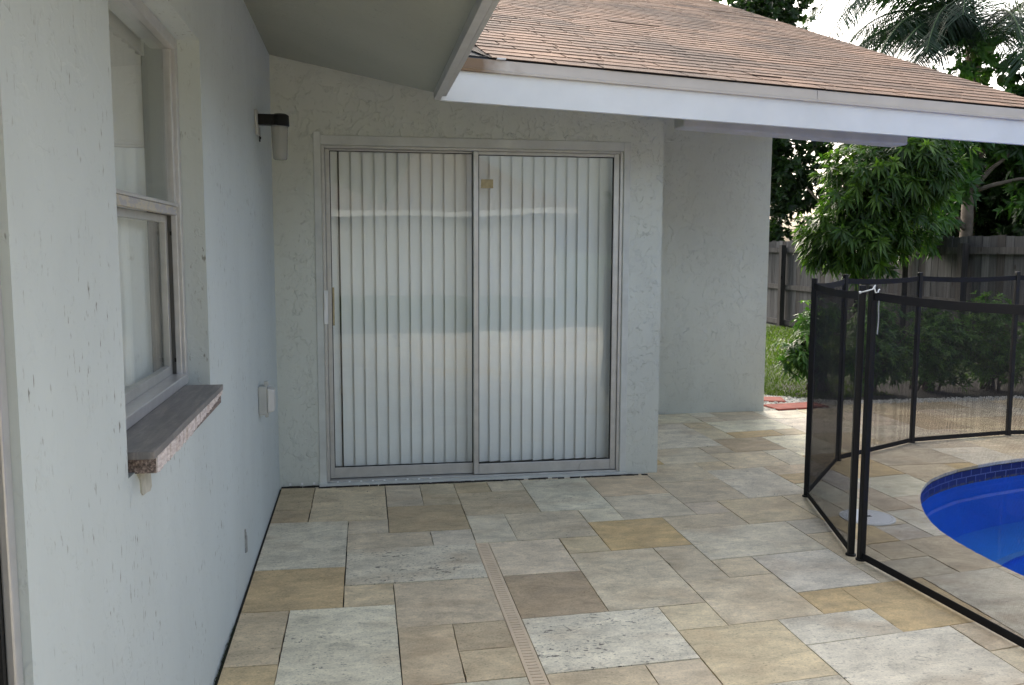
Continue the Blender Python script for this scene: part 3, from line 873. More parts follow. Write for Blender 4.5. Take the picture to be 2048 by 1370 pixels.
m.box(XL - .022, XL + .001, WY0 + fw_ + .03, WY1 - fw_ - .034, 1.022, 1.052)
m.box(XL - .022, XL + .001, WY0 + fw_ + .03, WY1 - fw_ - .034, 1.512, 1.535)
m.build('lower_sash', M['alu'], win, bevel=.002)
m = MB()
m.box(XS - .013, XS - .009, WY0 + fw_ + .02, WY1 - fw_ - .022, 1.570, WZ1 - .039)
m.build('pane', M['glass'], win)
m = MB()
m.box(XL - .013, XL - .009, WY0 + fw_ + .028, WY1 - fw_ - .032, 1.050, 1.514)
m.build('pane', M['glass'], win)
for z in (1.478, 1.068):
    m = MB()
    m.obox((XF - .028, WY1 - fw_ - .003, z), (.0065, 0, 0), (0, .003, 0), (0, 0, .0065))
    m.build('screw_hole', M['dark'], win)
m = MB()
m.face([(-.001, WY1 - .0015, 1.62), (-.06, WY1 - .0015, 1.60), (-.064, WY1 - .0015, 1.74), (-.05, WY1 - .0015, 1.76), (-.035, WY1 - .0015, 1.70)])
# stone sill under the window
m = MB()
m.box(-.07, 0.052, -3.385, -2.402, 0.972, 0.9895)
o = m.build('sill', M['slate'], win, bevel=.002)
m = MB()
m.box(-.07, 0.0455, -3.345, -2.412, 0.932, 0.972)
m.build('sill_block', M['granite'], win)
m = MB()
random.seed(3)
ys = np.linspace(-3.344, -2.404, 90)
for k in range(len(ys) - 1):
    d0, d1 = random.uniform(.001, .006), random.uniform(.001, .006)
    b0 = 0.934 + max(0, (ys[k] + 3.0) * .045) + random.uniform(-.003, .003)
    m.hexa([(0.0455, ys[k], b0), (.0475 + d0 * .6, ys[k], b0), (.0475 + d1 * .6, ys[k + 1], b0), (.0455, ys[k + 1], b0), (.0455, ys[k], .9715), (.0475 + d0, ys[k], .9715), (.0475 + d1, ys[k + 1], .9715), (.0455, ys[k + 1], .9715)])
m.build('sill_sawn_edge', M['sawn'], win)
# unpainted plaster scar left below the near end of the sill
m = MB()
sc_ = [(-3.345, .938), (-3.222, .936), (-3.206, .868), (-3.225, .860), (-3.252, .865), (-3.290, .868), (-3.303, .878), (-3.308, .908), (-3.332, .93)]
nn = len(sc_)
m.face([(.0035, a, b) for a, b in sc_])
for k in range(nn):
    (a, b), (c_, d_) = sc_[k], sc_[(k + 1) % nn]
    m.face([(0, a, b), (0, c_, d_), (.0035, c_, d_), (.0035, a, b)])
m.build('plaster_patch', simple('bare_plaster', (0.44, 0.43, 0.37), .9, var=.2, vs=25, bump=.3), house)
m = MB()
for k in range(3):
    m.obox((.002, -1.60 + .018 * k, .20 - .012 * k), (.003, 0, 0), (0, .006, 0), (0, 0, .05 - .008 * k))
m.build('plaster_patch', simple('rough_plaster', (0.30, 0.31, 0.30), .9, var=.3, vs=50, bump=.4), house)

# ---- patio door next to the viewpoint (only its far jamb shows)
pdoor = empty('patio_door', (-.1, -4.9, 0)); parent(pdoor, house)
pdoor['label'] = 'dark glazed patio door at the left edge of the view'
m = MB()
m.box(-.026, -.0125, LY1 - .030, LY1 - .001, 0, LZ1)
m.box(-.13, -.034, LY0 + .001, LY0 + .035, 0, LZ1)
m.box(-.13, -.034, LY0 + .035, LY1 - .035, LZ1 - .04, LZ1 - .001)
m.build('frame', M['alu_pale'], pdoor, bevel=.003)
m = MB()
m.box(-.10, -.0265, LY1 - .040, LY1 - .002, .0, LZ1 - .04)
m.build('stile', M['dark'], pdoor)
m = MB()
m.box(-.098, -.092, LY0 + .08, LY1 - .08, .02, LZ1 - .04)
m.build('pane', M['darkglass'], pdoor)

# ---- sliding door
sdoor = empty('sliding_door', (1.2, .04, 0)); parent(sdoor, house)
sdoor['label'] = 'two panel aluminium sliding glass door'
m = MB()
m.box(DX0 + .001, DX0 + .02, .004, .12, 0.02, DZ1 - .001)
m.box(DX1 - .02, DX1 - .001, .004, .12, 0.02, DZ1 - .001)
m.box(DX0 + .02, DX1 - .02, .006, .12, DZ1 - .016, DZ1 - .001)
m.box(DX0 + .02, DX1 - .02, .003, .12, 0.016, 0.026)
m.build('frame', M['alu'], sdoor, bevel=.002)
def leaf(x0, x1, y, lst, rst, top, name):
    m = MB()
    z0, z1 = 0.030, DZ1 - .017
    m.box(x0, x0 + lst, y, y + .03, z0, z1)
    m.box(x1 - rst, x1, y, y + .03, z0, z1)
    m.box(x0 + lst, x1 - rst, y + .001, y + .029, z0, 0.096)
    m.box(x0 + lst, x1 - rst, y + .001, y + .029, z1 - top, z1)
    o = m.build(name, M['alu'], sdoor, bevel=.003)
    m = MB()
    m.box(x0 + lst - .008, x1 - rst + .008, y + .012, y + .017, 0.09, z1 - top + .006)
    m.build('pane', M['glass'], sdoor)
    m = MB()                                        # dark glazing gasket
    g0 = .004
    m.box(x0 + lst, x0 + lst + g0, y + .006, y + .022, .096, z1 - top)
    m.box(x1 - rst - g0, x1 - rst, y + .006, y + .022, .096, z1 - top)
    m.box(x0 + lst + g0, x1 - rst - g0, y + .006, y + .022, .096, .096 + g0)
    m.box(x0 + lst + g0, x1 - rst - g0, y + .006, y + .022, z1 - top - g0, z1 - top)
    m.build('gasket', M['dark'], sdoor)
leaf(DX0 + .021, 1.208, .052, .026, .03, .010, 'door_panel')
leaf(1.178, DX1 - .021, .016, .031, .036, .020, 'door_panel')
m = MB()
m.box(DX0 + .002, DX0 + .026, -.012, .010, .985, 1.185)
m.box(DX0 + .007, DX0 + .020, -.016, -.012, 1.07, 1.16)
m.build('handle', M['white_plastic'], sdoor, bevel=.003)
m = MB()
m.box(DX0 + .048, DX0 + .062, .0625, .0637, .97, 1.20)
m.build('adhesive_residue', M['sticker'], sdoor)
m = MB()
m.box(1.225, 1.30, .0262, .0272, 1.80, 1.853)
m.build('sticker', M['sticker'], sdoor)
m = MB()
m.tube([(1.855, .011, .028), (1.853, .009, .06), (1.862, .008, .078), (1.873, .008, .082)], .0022, 6)
m.tube([(1.873, .008, .082), (1.882, .008, .083)], .004, 6)
m.build('wire_hook', M['grey_plastic'], sdoor)

# ------------------------------------------------------------------ vertical blinds
def slat_mesh(m, c, ang, wd, z0, z1, sag=.006):
    dx, dy = math.cos(ang), math.sin(ang)
    nx, ny = -dy, dx
    N = 5
    pts = []
    for k in range(N):
        t_ = -0.5 + k / (N - 1)
        bow = sag * (1 - 4 * t_ * t_)
        pts.append((c[0] + dx * wd * t_ - nx * bow, c[1] + dy * wd * t_ - ny * bow))
    for k in range(N - 1):
        a, b = pts[k], pts[k + 1]
        m.face([(a[0], a[1], z0), (b[0], b[1], z0), (b[0], b[1], z1), (a[0], a[1], z1)])
        th = .0012
        m.face([(a[0] + nx * th, a[1] + ny * th, z0), (a[0] + nx * th, a[1] + ny * th, z1), (b[0] + nx * th, b[1] + ny * th, z1), (b[0] + nx * th, b[1] + ny * th, z0)])
random.seed(21)
bl = empty('vertical_blind', (1.2, .135, 2.0), 'closed pale vertical blind hanging behind the sliding glass door', 'blind')
m = MB(); m.box(.29, 2.11, .118, .155, 2.022, 2.04); m.build('headrail', M['grey_plastic'], bl)
xsl = [0.333] + [0.418 + .0703 * k for k in range(25)]
for k, x in enumerate(xsl):
    m = MB()
    slat_mesh(m, (x, .137 + random.uniform(-.001, .001)), rad(17 + random.uniform(-1.5, 1.5)) if k else rad(20), .082 if k else .075, .080 + random.uniform(-.003, .003), 2.012, .0028)
    sl = m.build('slat', M['blind'], bl, smooth=True)
    m = MB(); m.box(x - .006, x + .006, .132, .14, 2.010, 2.024)
    m.build('slat_clip', M['white_plastic'], sl)
bl2 = empty('vertical_blind', (-.19, -2.9, 2.0), 'white vertical blind hanging inside the left wall window', 'blind')
m = MB(); m.box(-.215, -.165, WY0 + .01, WY1 - .015, 2.035, 2.085); m.build('headrail', M['blind'], bl2)
for k in range(13):
    y = WY1 - .085 - .078 * k
    m = MB()
    slat_mesh(m, (-.19, y), rad(90 - 28 + random.uniform(-3, 3)), .089, 1.005, 2.03, .005)
    m.build('slat', M['blind'], bl2, smooth=True)

# ------------------------------------------------------------------ wall lamp and outlet
lamp = empty('wall_lamp', (0, -.78, 2.05), 'jam jar wall lamp with black cap and frosted glass beside the door', 'wall lamp')
m = MB(); m.box(0.0, .014, -.83, -.73, 1.985, 2.105); m.build('back_plate', M['grey_plastic'], lamp, bevel=.004)
m = MB()
m.obox((.05, -.78, 2.062), (.045, 0, 0), (0, .026, 0), (0, 0, .026))
m.build('arm', M['black_plastic'], lamp, bevel=.006)
m = MB()
m.lathe((.118, -.78, 2.035), [(0.0, .058), (.030, .056), (.042, .048), (.0435, .0), (.041, -.004), (.0, -.004)], 28)
m.build('cap', M['black_plastic'], lamp, smooth=False)
m = MB()
m.lathe((.114, -.78, 1.868), [(0.0, .0), (.028, .001), (.034, .006), (.0375, .06), (.0405, .160), (.041, .166)], 28)
m.build('lamp_shade', M['frost'], lamp, smooth=True)
m = MB()
m.tube([(.012, -.735, 2.03), (.013, -.735, 1.96)], .004, 6); m.obox((.015, -.738, 1.978), (.005, 0, 0), (0, .006, 0), (0, 0, .006))
m.build('screw', M['black_plastic'], lamp)
out = empty('outlet_box', (0, -.95, .69), 'grey weatherproof outlet box on the left wall near the corner', 'outlet box')
m = MB(); m.box(0, .043, -.99, -.91, .625, .765); m.build('box', M['grey_plastic'], out, bevel=.006)
m = MB()
m.hexa([(.0435, -.995, .635), (.075, -.985, .642), (.075, -.915, .642), (.0435, -.905, .635), (.0435, -.995, .757), (.075, -.985, .748), (.075, -.915, .748), (.0435, -.905, .757)])
m.build('cover', simple('pale_outlet_cover', (.55, .55, .53), .45), out, bevel=.006)
m = MB()
m.obox((.036, -.95, .775), (.010, 0, 0), (0, .012, 0), (0, 0, .012))
m.build('mounting_lug', M['grey_plastic'], out, bevel=.003)
m = MB(); m.obox((.036, -.95, .617), (.008, 0, 0), (0, .012, 0), (0, 0, .008))
m.build('mounting_lug', M['grey_plastic'], out, bevel=.003)

# ------------------------------------------------------------------ channel drain, skimmer lid
dr = empty('channel_drain', (1.065, -3.0, 0), 'narrow beige slotted channel drain set between the pavers', 'drain')
m = MB()
D0, D1, DE = 1.034, 1.096, -6.5
m.box(D0, D0 + .012, DE, -1.150, -.012, -.001)
m.box(D1 - .012, D1, DE, -1.150, -.012, -.001)
y = -1.150
while y > DE + .03:
    m.box(D0 + .012, D1 - .012, y - .0182, y, -.012, -.0012)
    y -= .0225
m.build('grate', M['drain'], dr)
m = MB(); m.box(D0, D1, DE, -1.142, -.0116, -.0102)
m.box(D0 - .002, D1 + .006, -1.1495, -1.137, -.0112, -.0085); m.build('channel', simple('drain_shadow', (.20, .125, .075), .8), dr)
sk = empty('skimmer_lid', (3.168, -1.115, 0), 'round white skimmer lid set in the pavers beside the pool', 'skimmer lid')
m = MB(); m.lathe((3.168, -1.115, 0), [(.142, 0.0), (.142, .006), (.128, .0065), (.127, .0045)], 40); m.build('rim', M['white_plastic'], sk)
m = MB(); m.lathe((3.168, -1.115, 0), [(.1255, .0045), (.124, .007), (.0, .0085)], 40); m.build('lid', M['white_plastic'], sk)
m = MB(); m.box(3.145, 3.19, -1.125, -1.105, .0078, .0098); m.build('finger_slot', M['dark'], sk)

# ------------------------------------------------------------------ pool safety fence
PH = 1.272
def safety_section(name, pts, label, first_top, ends):
    root = empty(name, (pts[0][0], pts[0][1], 0), label, 'pool fence', 'mesh pool fence sections')
    for i, (x, y) in enumerate(pts):
        m = MB()
        r_ = .0135
        j = max(0, min(i, len(pts) - 2))
        d = Vector((pts[j + 1][0] - pts[j][0], pts[j + 1][1] - pts[j][1], 0)).normalized(); s_ = Vector((-d.y, d.x, 0))
        h_ = PH if not (first_top is not None and i == 0) else first_top
        m.obox((x, y, h_ / 2), d * .0145, s_ * .0145, (0, 0, h_ / 2))
        m.build('post', M['black_metal'], root, bevel=.003)
        m = MB(); m.lathe((x, y, 0), [(.024, .0), (.024, .007), (.017, .010)], 16); m.build('post_collar', M['black_plastic'], root)
    for i in range(len(pts) - 1):
        a, b = Vector((*pts[i], 0)), Vector((*pts[i + 1], 0))
        d = (b - a); L = d.length; d.normalize(); s_ = Vector((-d.y, d.x, 0))
        a2, b2 = a + d * .015, b - d * .015
        L2 = (b2 - a2).length
        droop = lambda t_: -.012 * 4 * t_ * (1 - t_)
        NS = 6
        m = MB()
        for k in range(NS):
            t0, t1 = k / NS, (k + 1) / NS
            p0, p1 = a2 + d * L2 * t0, a2 + d * L2 * t1
            z0, z1 = 1.226 + droop(t0), 1.226 + droop(t1)
            m.hexa([p0 - s_ * .002 + Vector((0, 0, z0 - .018)), p1 - s_ * .002 + Vector((0, 0, z1 - .018)), p1 + s_ * .002 + Vector((0, 0, z1 - .018)), p0 + s_ * .002 + Vector((0, 0, z0 - .018)),
                    p0 - s_ * .002 + Vector((0, 0, z0 + .018)), p1 - s_ * .002 + Vector((0, 0, z1 + .018)), p1 + s_ * .002 + Vector((0, 0, z1 + .018)), p0 + s_ * .002 + Vector((0, 0, z0 + .018))])
        m.build('top_band', M['black_web'], root)
        m = MB()
        m.obox((a2 + b2) / 2 + Vector((0, 0, .021)), d * L2 / 2, s_ * .002, (0, 0, .016))
        m.build('bottom_band', M['black_web'], root)
        m = MB()
        z = .037 + .002
        PZ = .0043
        def strand(m, p0, p1, wv, tv):
            q = [p0 - wv - tv, p0 + wv - tv, p0 + wv + tv, p0 - wv + tv]
            q2 = [v + (p1 - p0) for v in q]
            for k in range(4):
                m.face([q[k], q[(k + 1) % 4], q2[(k + 1) % 4], q2[k]])
        while z < 1.209:
            dz = lambda t_: droop(t_) * (z / 1.2)
            for k in range(3):
                t0, t1 = k / 3, (k + 1) / 3
                strand(m, a2 + d * L2 * t0 + Vector((0, 0, z + dz(t0))), a2 + d * L2 * t1 + Vector((0, 0, z + dz(t1))), Vector((0, 0, .00048)), s_ * .00025)
            z += PZ
        x = .004
        while x < L2:
            strand(m, a2 + d * x + s_ * .0006 + Vector((0, 0, .036)), a2 + d * x + s_ * .0006 + Vector((0, 0, 1.208 + droop(x / L2))), d * .00024, s_ * .0002)
            x += .0046
        m.build('mesh_panel', M['black_web'], root)
    return root
far_pts = [(2.760, -1.645), (3.046, -.679), (3.700, .121), (4.552, .566), (5.464, .699), (6.40, .62), (7.25, .20)]
fa = safety_section('pool_fence_section', far_pts, 'black mesh pool fence section curving round the far side of the pool', None, None)
near_pts = [(2.771, -1.714), (2.842, -2.715), (3.02, -3.66), (3.4, -4.5)]
fb = safety_section('pool_fence_section', near_pts, 'black mesh pool fence section nearest the viewpoint running to the lower right', None, None)
m = MB()
m.tube([(2.716, -1.71, 1.243), (2.735, -1.735, 1.252), (2.752, -1.742, 1.258), (2.764, -1.742, 1.276), (2.760, -1.742, 1.262), (2.766, -1.743, 1.243), (2.778, -1.742, 1.243), (2.784, -1.738, 1.255), (2.790, -1.735, 1.256)], .0031, 6)
m.tube([(2.716, -1.71, 1.243), (2.708, -1.705, 1.242)], .006, 6)
m.build('latch_hook', M['white_plastic'], fb, smooth=True)
m = MB()
m.tube([(2.7895, -1.735, 1.215 - .0 + .0 * k) if k == 0 else (2.7895 - .001 * math.sin(k), -1.735, 1.215 - .02 * k) for k in range(9)], .0028, 6)
m.build('white_cord', M['cord'], fb)

# ------------------------------------------------------------------ timber fence along the right boundary
random.seed(31)
FX = 8.5
wf = empty('wooden_fence', (FX, 5, 0), 'weathered grey board fence along the yard behind the pool', 'fence')
m = MB()
y = -13.0
while y < 19:
    wd = random.uniform(.135, .147)
    g0 = random.uniform(.2, .33)
    cc = mixc((0.052, 0.053, 0.057), (0.115, 0.116, 0.122), random.random())
    if random.random() < .2: cc = mixc(cc, (0.035, 0.028, 0.024), .6)
    m.cc = cc + (1,); m.co = (random.uniform(-9, 9), random.uniform(-9, 9), random.uniform(-9, 9))
    h_ = 1.62 + random.uniform(-.012, .015) - .006 * max(0, y - 9)
    lean = random.uniform(-.006, .006)
    m.hexa([(FX, y, -.06), (FX + .018, y, -.06), (FX + .018, y + wd, -.06), (FX, y + wd, -.06), (FX, y + lean, h_), (FX + .018, y + lean, h_), (FX + .018, y + wd + lean, h_), (FX, y + wd + lean, h_)])
    y += wd + random.uniform(.002, .010)
m.build('boards', M['fencewood'], wf, attrs=True)
for z in (1.435, .735, .06):
    m = MB(); m.cc = (0.075, 0.072, 0.072, 1); m.co = (z * 7, 3, z)
    m.box(FX - .04, FX - .001, -13, 19, z - .045, z + .045)
    m.build('rail', M['fencewood'], wf, attrs=True)
for y in [10.5 - 2.58 * k for k in range(-2, 9)] + [6.65]:
    m = MB(); m.cc = (0.055, 0.051, 0.050, 1); m.co = (y, 2 * y, 5)
    h_ = 1.53
    m.box(FX - .135, FX - .042, y - .05, y + .05, -.1, h_)
    m.build('fence_post', M['fencewood'], wf, attrs=True)

# ------------------------------------------------------------------ vegetation
def leaf_quad(m, p, d, nrm, L, W, droop=.25, fold=.25):
    """a folded pointed leaf, 4 faces"""
    d = d.normalized(); s_ = d.cross(nrm)
    if s_.length < 1e-4: s_ = d.orthogonal()
    s_.normalize(); n_ = s_.cross(d)
    a = p
    b = p + d * L * .5 - Vector((0, 0, droop * L * .14))
    c = p + d * L * .96 - Vector((0, 0, droop * L * .5))
    up_ = n_ * (W * fold)
    l1 = b - d * L * .08 + s_ * W * .5 + up_; r1 = b - d * L * .08 - s_ * W * .5 + up_
    m.mesh([a, l1, b, r1, c], [(0, 2, 1), (0, 3, 2), (1, 2, 4), (2, 3, 4)])
def rdir(zb=0.0):
    while True:
        v = Vector((random.uniform(-1, 1), random.uniform(-1, 1), random.uniform(-1, 1)))
        if .1 < v.length < 1: return (v.normalized() + Vector((0, 0, zb))).normalized()
def whorl(m, p, ax, nl, L, W, spread=(.5, 1.2), droop=.6, young=.2):
    yg = max(0, min(1, random.gauss(young, .25)))
    t0 = random.uniform(0, 6.28)
    o1 = ax.orthogonal().normalized(); o2 = ax.cross(o1)
    for k in range(nl):
        t_ = t0 + k * 2.4
        sp = random.uniform(*spread)
        d = ax * math.cos(sp) + (o1 * math.cos(t_) + o2 * math.sin(t_)) * math.sin(sp)
        m.cc = (yg, random.random(), 0, 1)
        leaf_quad(m, p - ax * random.uniform(0, .25) * L, d, ax, L * random.uniform(.7, 1.15), W * random.uniform(.8, 1.2), droop * random.uniform(.5, 1.5))
def limbs(m, base, heads, r0):
    for h in heads:
        b = Vector(base); h = Vector(h)
        mid = b.lerp(h, .45) + Vector((random.uniform(-.1, .1), random.uniform(-.1, .1), (h - b).length * .10))
        m.tube([b, b.lerp(mid, .5), mid, mid.lerp(h, .55) + rdir() * .05, h], [r0, r0 * .8, r0 * .6, r0 * .4, r0 * .18], 7)
def blob_points(blobs, n, shell=.55):
    """points in the union of ellipsoids, denser near the skin, on a lumpy outline"""
    tot = sum(b[3] * b[4] * b[5] for b in blobs)
    out = []
    for (cx_, cy_, cz_, rx, ry, rz) in blobs:
        for _ in range(max(1, int(n * rx * ry * rz / tot))):
            d = rdir()
            r_ = (shell + (1 - shell) * random.random()) if random.random() < .8 else random.random() ** .5
            lump = .80 + .36 * mnoise.noise(Vector((cx_ + d.x * 1.6, cy_ + d.y * 1.6, cz_ + d.z * 1.6)) * 1.7)
            r_ *= lump
            out.append((Vector((cx_ + d.x * rx * r_, cy_ + d.y * ry * r_, cz_ + d.z * rz * r_)), d))
    return out

# tree with long drooping leaves in front of the fence
random.seed(41)
tr = empty('drooping_leaf_tree', (6.55, 4.55, 0), 'bright green tree with long drooping leaves hanging over the board fence', 'tree')
m = MB()
m.tube([(6.55, 4.55, -.05), (6.52, 4.53, .6), (6.55, 4.6, 1.2)], [.075, .06, .055], 9)
heads = [(6.0, 4.3, 2.3), (6.9, 4.6, 2.6), (6.4, 4.0, 1.7), (5.9, 4.9, 2.2), (6.7, 5.2, 2.4), (6.4, 4.5, 3.0), (7.2, 4.4, 2.1), (5.7, 4.1, 1.6)]
limbs(m, (6.54, 4.58, 1.15), heads, .045)
m.build('trunk', M['bark'], tr, smooth=True)
m = MB()
bl_ = [(6.25, 4.25, 2.2, .62, .7, .65), (6.75, 4.2, 2.5, .75, .8, .65), (7.0, 4.4, 2.5, .5, .7, .7), (6.15, 4.2, 1.62, .66, .6, .5), (6.35, 4.3, 1.35, .45, .45, .35), (6.8, 4.7, 2.85, .6, .7, .45), (5.85, 4.35, 1.62, .42, .5, .42), (6.75, 4.3, 1.75, .5, .5, .4)]
for p, d in blob_points(bl_, 1500):
    ax = (d + Vector((0, 0, .25)) + rdir() * .5).normalized()
    up_k = max(0, min(1, (d.z + .2)))
    whorl(m, p, ax, random.randint(8, 13), .165, .036, (.6, 1.45), 1.0, .12 + .45 * up_k * random.random() + (.25 if random.random() < .12 else 0))
m.build('crown', M['leaf_mango'], tr, attrs=True)

# broad leaved tree behind the fence with a forked trunk
random.seed(43)
tr = empty('broad_leaf_tree', (9.62, 6.9, 0), 'tree with forked pale trunk and broad leaf clusters rising behind the fence', 'tree')
m = MB()
FK = (9.62, 6.94, 2.30)
m.tube([(9.55, 6.86, -.05), (9.56, 6.87, 1.2), (9.60, 6.9, 1.8), FK], [.11, .10, .09, .085], 10)
limbs(m, FK, [(9.25, 7.1, 3.6), (10.15, 6.7, 2.95), (9.9, 7.3, 4.1), (10.4, 6.9, 3.6), (9.0, 6.6, 2.75)], .055)
limbs(m, (9.58, 6.89, 1.75), [(9.1, 6.5, 2.2), (8.75, 6.3, 1.85)], .035)
m.tube([FK, (9.9, 6.75, 2.42), (10.2, 6.6, 2.50), (10.5, 6.4, 2.52)], [.04, .032, .024, .012], 7)
m.build('trunk', M['bark'], tr, smooth=True)
m = MB()
bl_ = [(9.3, 7.0, 3.1, .8, .8, .65), (9.85, 7.1, 3.5, 1.0, .9, .55), (10.5, 6.9, 3.3, .9, .9, .8), (8.9, 6.45, 2.35, .55, .55, .5), (10.55, 6.5, 2.2, .7, .7, .4), (10.6, 7.0, 4.2, .55, .6, .55), (10.9, 6.6, 3.9, .7, .7, .7)]
for p, d in blob_points(bl_, 800):
    ax = (d + Vector((0, 0, .45)) + rdir() * .5).normalized()
    whorl(m, p, ax, random.randint(6, 9), .20, .085, (.7, 1.4), .5, .25 + .3 * random.random() * (d.z > 0))
for p, d in blob_points([(8.15, 6.05, 1.95, .62, .6, .36), (7.75, 5.75, 1.75, .45, .45, .36), (8.3, 5.9, 1.62, .32, .32, .34)], 120):
    ax = (d + Vector((0, 0, .1)) + rdir() * .4).normalized()
    whorl(m, p, ax, random.randint(6, 9), .20, .085, (.7, 1.4), .8, .3)
for c0 in ((10.05, 7.25, 4.35), (9.72, 7.3, 4.15), (9.95, 7.2, 4.62), (9.55, 7.4, 4.02)):
    for k in range(16):
        p = Vector(c0) + Vector((random.gauss(0, .12), random.gauss(0, .12), random.gauss(0, .12)))
        whorl(m, p, rdir(.8), 7, .16, .07, (.6, 1.3), .4, .65)
m.build('crown', M['leaf_broad'], tr, attrs=True)

# large dark tree further back
def dark_tree(loc, blobs, n, label, mat='leaf_dark', L=.16, W=.085, seed=1, heads=()):
    random.seed(seed)
    tr = empty('leafy_tree', loc, label, 'tree', 'trees beyond the fence')
    m = MB()
    b = Vector(loc)
    m.tube([b, b + Vector((.05, .05, 1.2)), b + Vector((0, .1, 2.4))], [.17, .14, .12], 9)
    limbs(m, b + Vector((0, .1, 2.3)), [Vector(c[:3]) for c in blobs], .08)
    m.build('trunk', M['bark'], tr, smooth=True)
    m = MB()
    for p, d in blob_points(blobs, n, .35):
        ax = (d + Vector((0, 0, .3)) + rdir() * .7).normalized()
        whorl(m, p, ax, random.randint(7, 10), L, W, (.5, 1.5), .4, .2 + .35 * random.random() * (d.z > .1))
    m.build('crown', M[mat], tr, attrs=True)
dark_tree((9.6, 13.2, 0), [(8.9, 12.9, 3.6, 1.4, 1.4, 1.2), (9.5, 12.8, 5.1, 1.4, 1.4, 1.2), (8.6, 13.0, 6.2, 1.5, 1.5, 1.1), (9.4, 13.0, 6.9, 1.2, 1.2, .9), (9.7, 12.4, 2.7, 1.0, .95, .9), (8.7, 12.2, 1.9, 1.1, 1.0, .9), (10.0, 12.0, 3.7, .7, .8, .7), (9.2, 12.0, 2.9, 1.0, 1.0, 1.1), (9.1, 12.4, 4.2, .9, .9, .8)], 2000, 'tall dark green tree behind the recessed wall and above the roof', seed=5)
dark_tree((12.8, 12.0, 0), [(12.4, 11.6, 2.0, 1.7, 1.4, 1.2), (11.2, 12.2, 1.6, 1.4, 1.3, 1.0), (13.8, 10.4, 2.2, 1.6, 1.5, 1.3), (10.6, 11.0, 2.0, 1.2, 1.0, 1.0), (11.6, 10.6, 2.9, 1.2, 1.0, 1.0)], 1500, 'low dense tree behind the fence between the other crowns', seed=6)
dark_tree((14.5, 9.0, 0), [(14.2, 8.6, 2.6, 1.7, 1.5, 1.3), (15.0, 7.6, 3.6, 1.6, 1.5, 1.3), (13.0, 8.0, 1.7, 1.4, 1.2, 1.0)], 1000, 'dense green tree at the right edge behind the forked trunk', seed=7)

dark_tree((13.5, 4.5, 0), [(13.2, 4.4, 2.4, 1.9, 1.8, 1.6), (13.8, 3.0, 3.2, 1.8, 1.7, 1.6), (12.6, 5.8, 2.0, 1.5, 1.5, 1.2), (11.2, 4.4, 2.3, 1.3, 1.3, 1.1), (12.4, 5.4, 3.5, 1.3, 1.3, 1.0)], 1000, 'dense tree beyond the right end of the board fence', seed=9)
dark_tree((12.0, 8.9, 0), [(11.6, 8.7, 1.9, 1.2, 1.1, .9), (12.3, 8.0, 2.7, 1.2, 1.1, .9), (11.2, 7.6, 2.3, .9, .8, .8), (12.9, 7.2, 3.6, 1.1, 1.1, .9), (10.6, 8.6, 2.3, 1.1, 1.0, .8), (10.9, 6.6, 1.9, .8, .8, .6), (11.8, 8.9, 3.2, 1.3, 1.1, 1.0), (10.7, 7.7, 2.8, 1.0, .9, .7), (12.6, 8.2, 4.2, 1.2, 1.1, .9)], 2500, 'dark bushy tree filling the gap behind the forked trunk', seed=10)
dark_tree((16.0, -2.0, 0), [(15.0, -1.0, 2.6, 2.2, 2.4, 1.9), (15.4, 1.2, 3.0, 2.0, 2.0, 1.8)], 1000, 'broad tree past the pool outside the right edge', seed=12)
# coconut palm
random.seed(47)
pm = empty('coconut_palm', (10.5, 8.2, 0), 'coconut palm with long arching fronds and green nuts above the roof', 'palm')
PC = Vector((10.42, 8.08, 4.75))
m = MB()
m.tube([(10.75, 8.5, -.05), (10.7, 8.4, 1.5), (10.6, 8.25, 3.0), (10.5, 8.15, 4.1), PC], [.17, .14, .125, .12, .13], 10)
m.build('trunk', M['palm_bark'], pm, smooth=True)
def frond(az, el, L, hang=1.0, seed=0, young=.2):
    random.seed(seed)
    m = MB()
    az, el = rad(az), rad(el)
    d = Vector((math.cos(az) * math.cos(el), math.sin(az) * math.cos(el), math.sin(el)))
    pts = [PC.copy()]
    N = 22
    for k in range(N):
        pts.append(pts[-1] + d * (L / N))
        d = (d + Vector((0, 0, -.052 * hang * (1 + k * .06)))).normalized()
    m.cc = (.9, .9, 0, 1)
    m.tube(pts, [.026 * (1 - .8 * k / N) for k in range(N + 1)], 6)
    for k in range(2, N + 1):
        for q in range(4):
            t_ = k - 1 + q / 4
            i = int(t_); f = t_ - i
            if i >= N: continue
            p = pts[i].lerp(pts[i + 1], f)
            dd = (pts[i + 1] - pts[i]).normalized()
            s_ = dd.cross(Vector((0, 0, 1))).normalized()
            fr = t_ / N
            ll = .92 * (math.sin(min(1, fr * 1.15 + .12) * math.pi) ** .6 if fr < .85 else .55) * random.uniform(.8, 1.1) + .12
            for sg in (1, -1):
                ld = (dd * .55 + s_ * sg * .75 + Vector((0, 0, -.15 - .35 * random.random()))).normalized()
                m.cc = (young * random.random(), random.random(), 0, 1)
                W = .017
                a = p; b = p + ld * ll * .5; 
                ld2 = (ld + Vector((0, 0, -.9))).normalized()
                c = b + ld2 * ll * .5
                wv = dd * W
                m.mesh([a - wv * .5, a + wv * .5, b + wv * .6, b - wv * .6, c], [(0, 1, 2, 3), (3, 2, 4)])
    m.build('frond', M['leaf_palm'], pm, attrs=True)
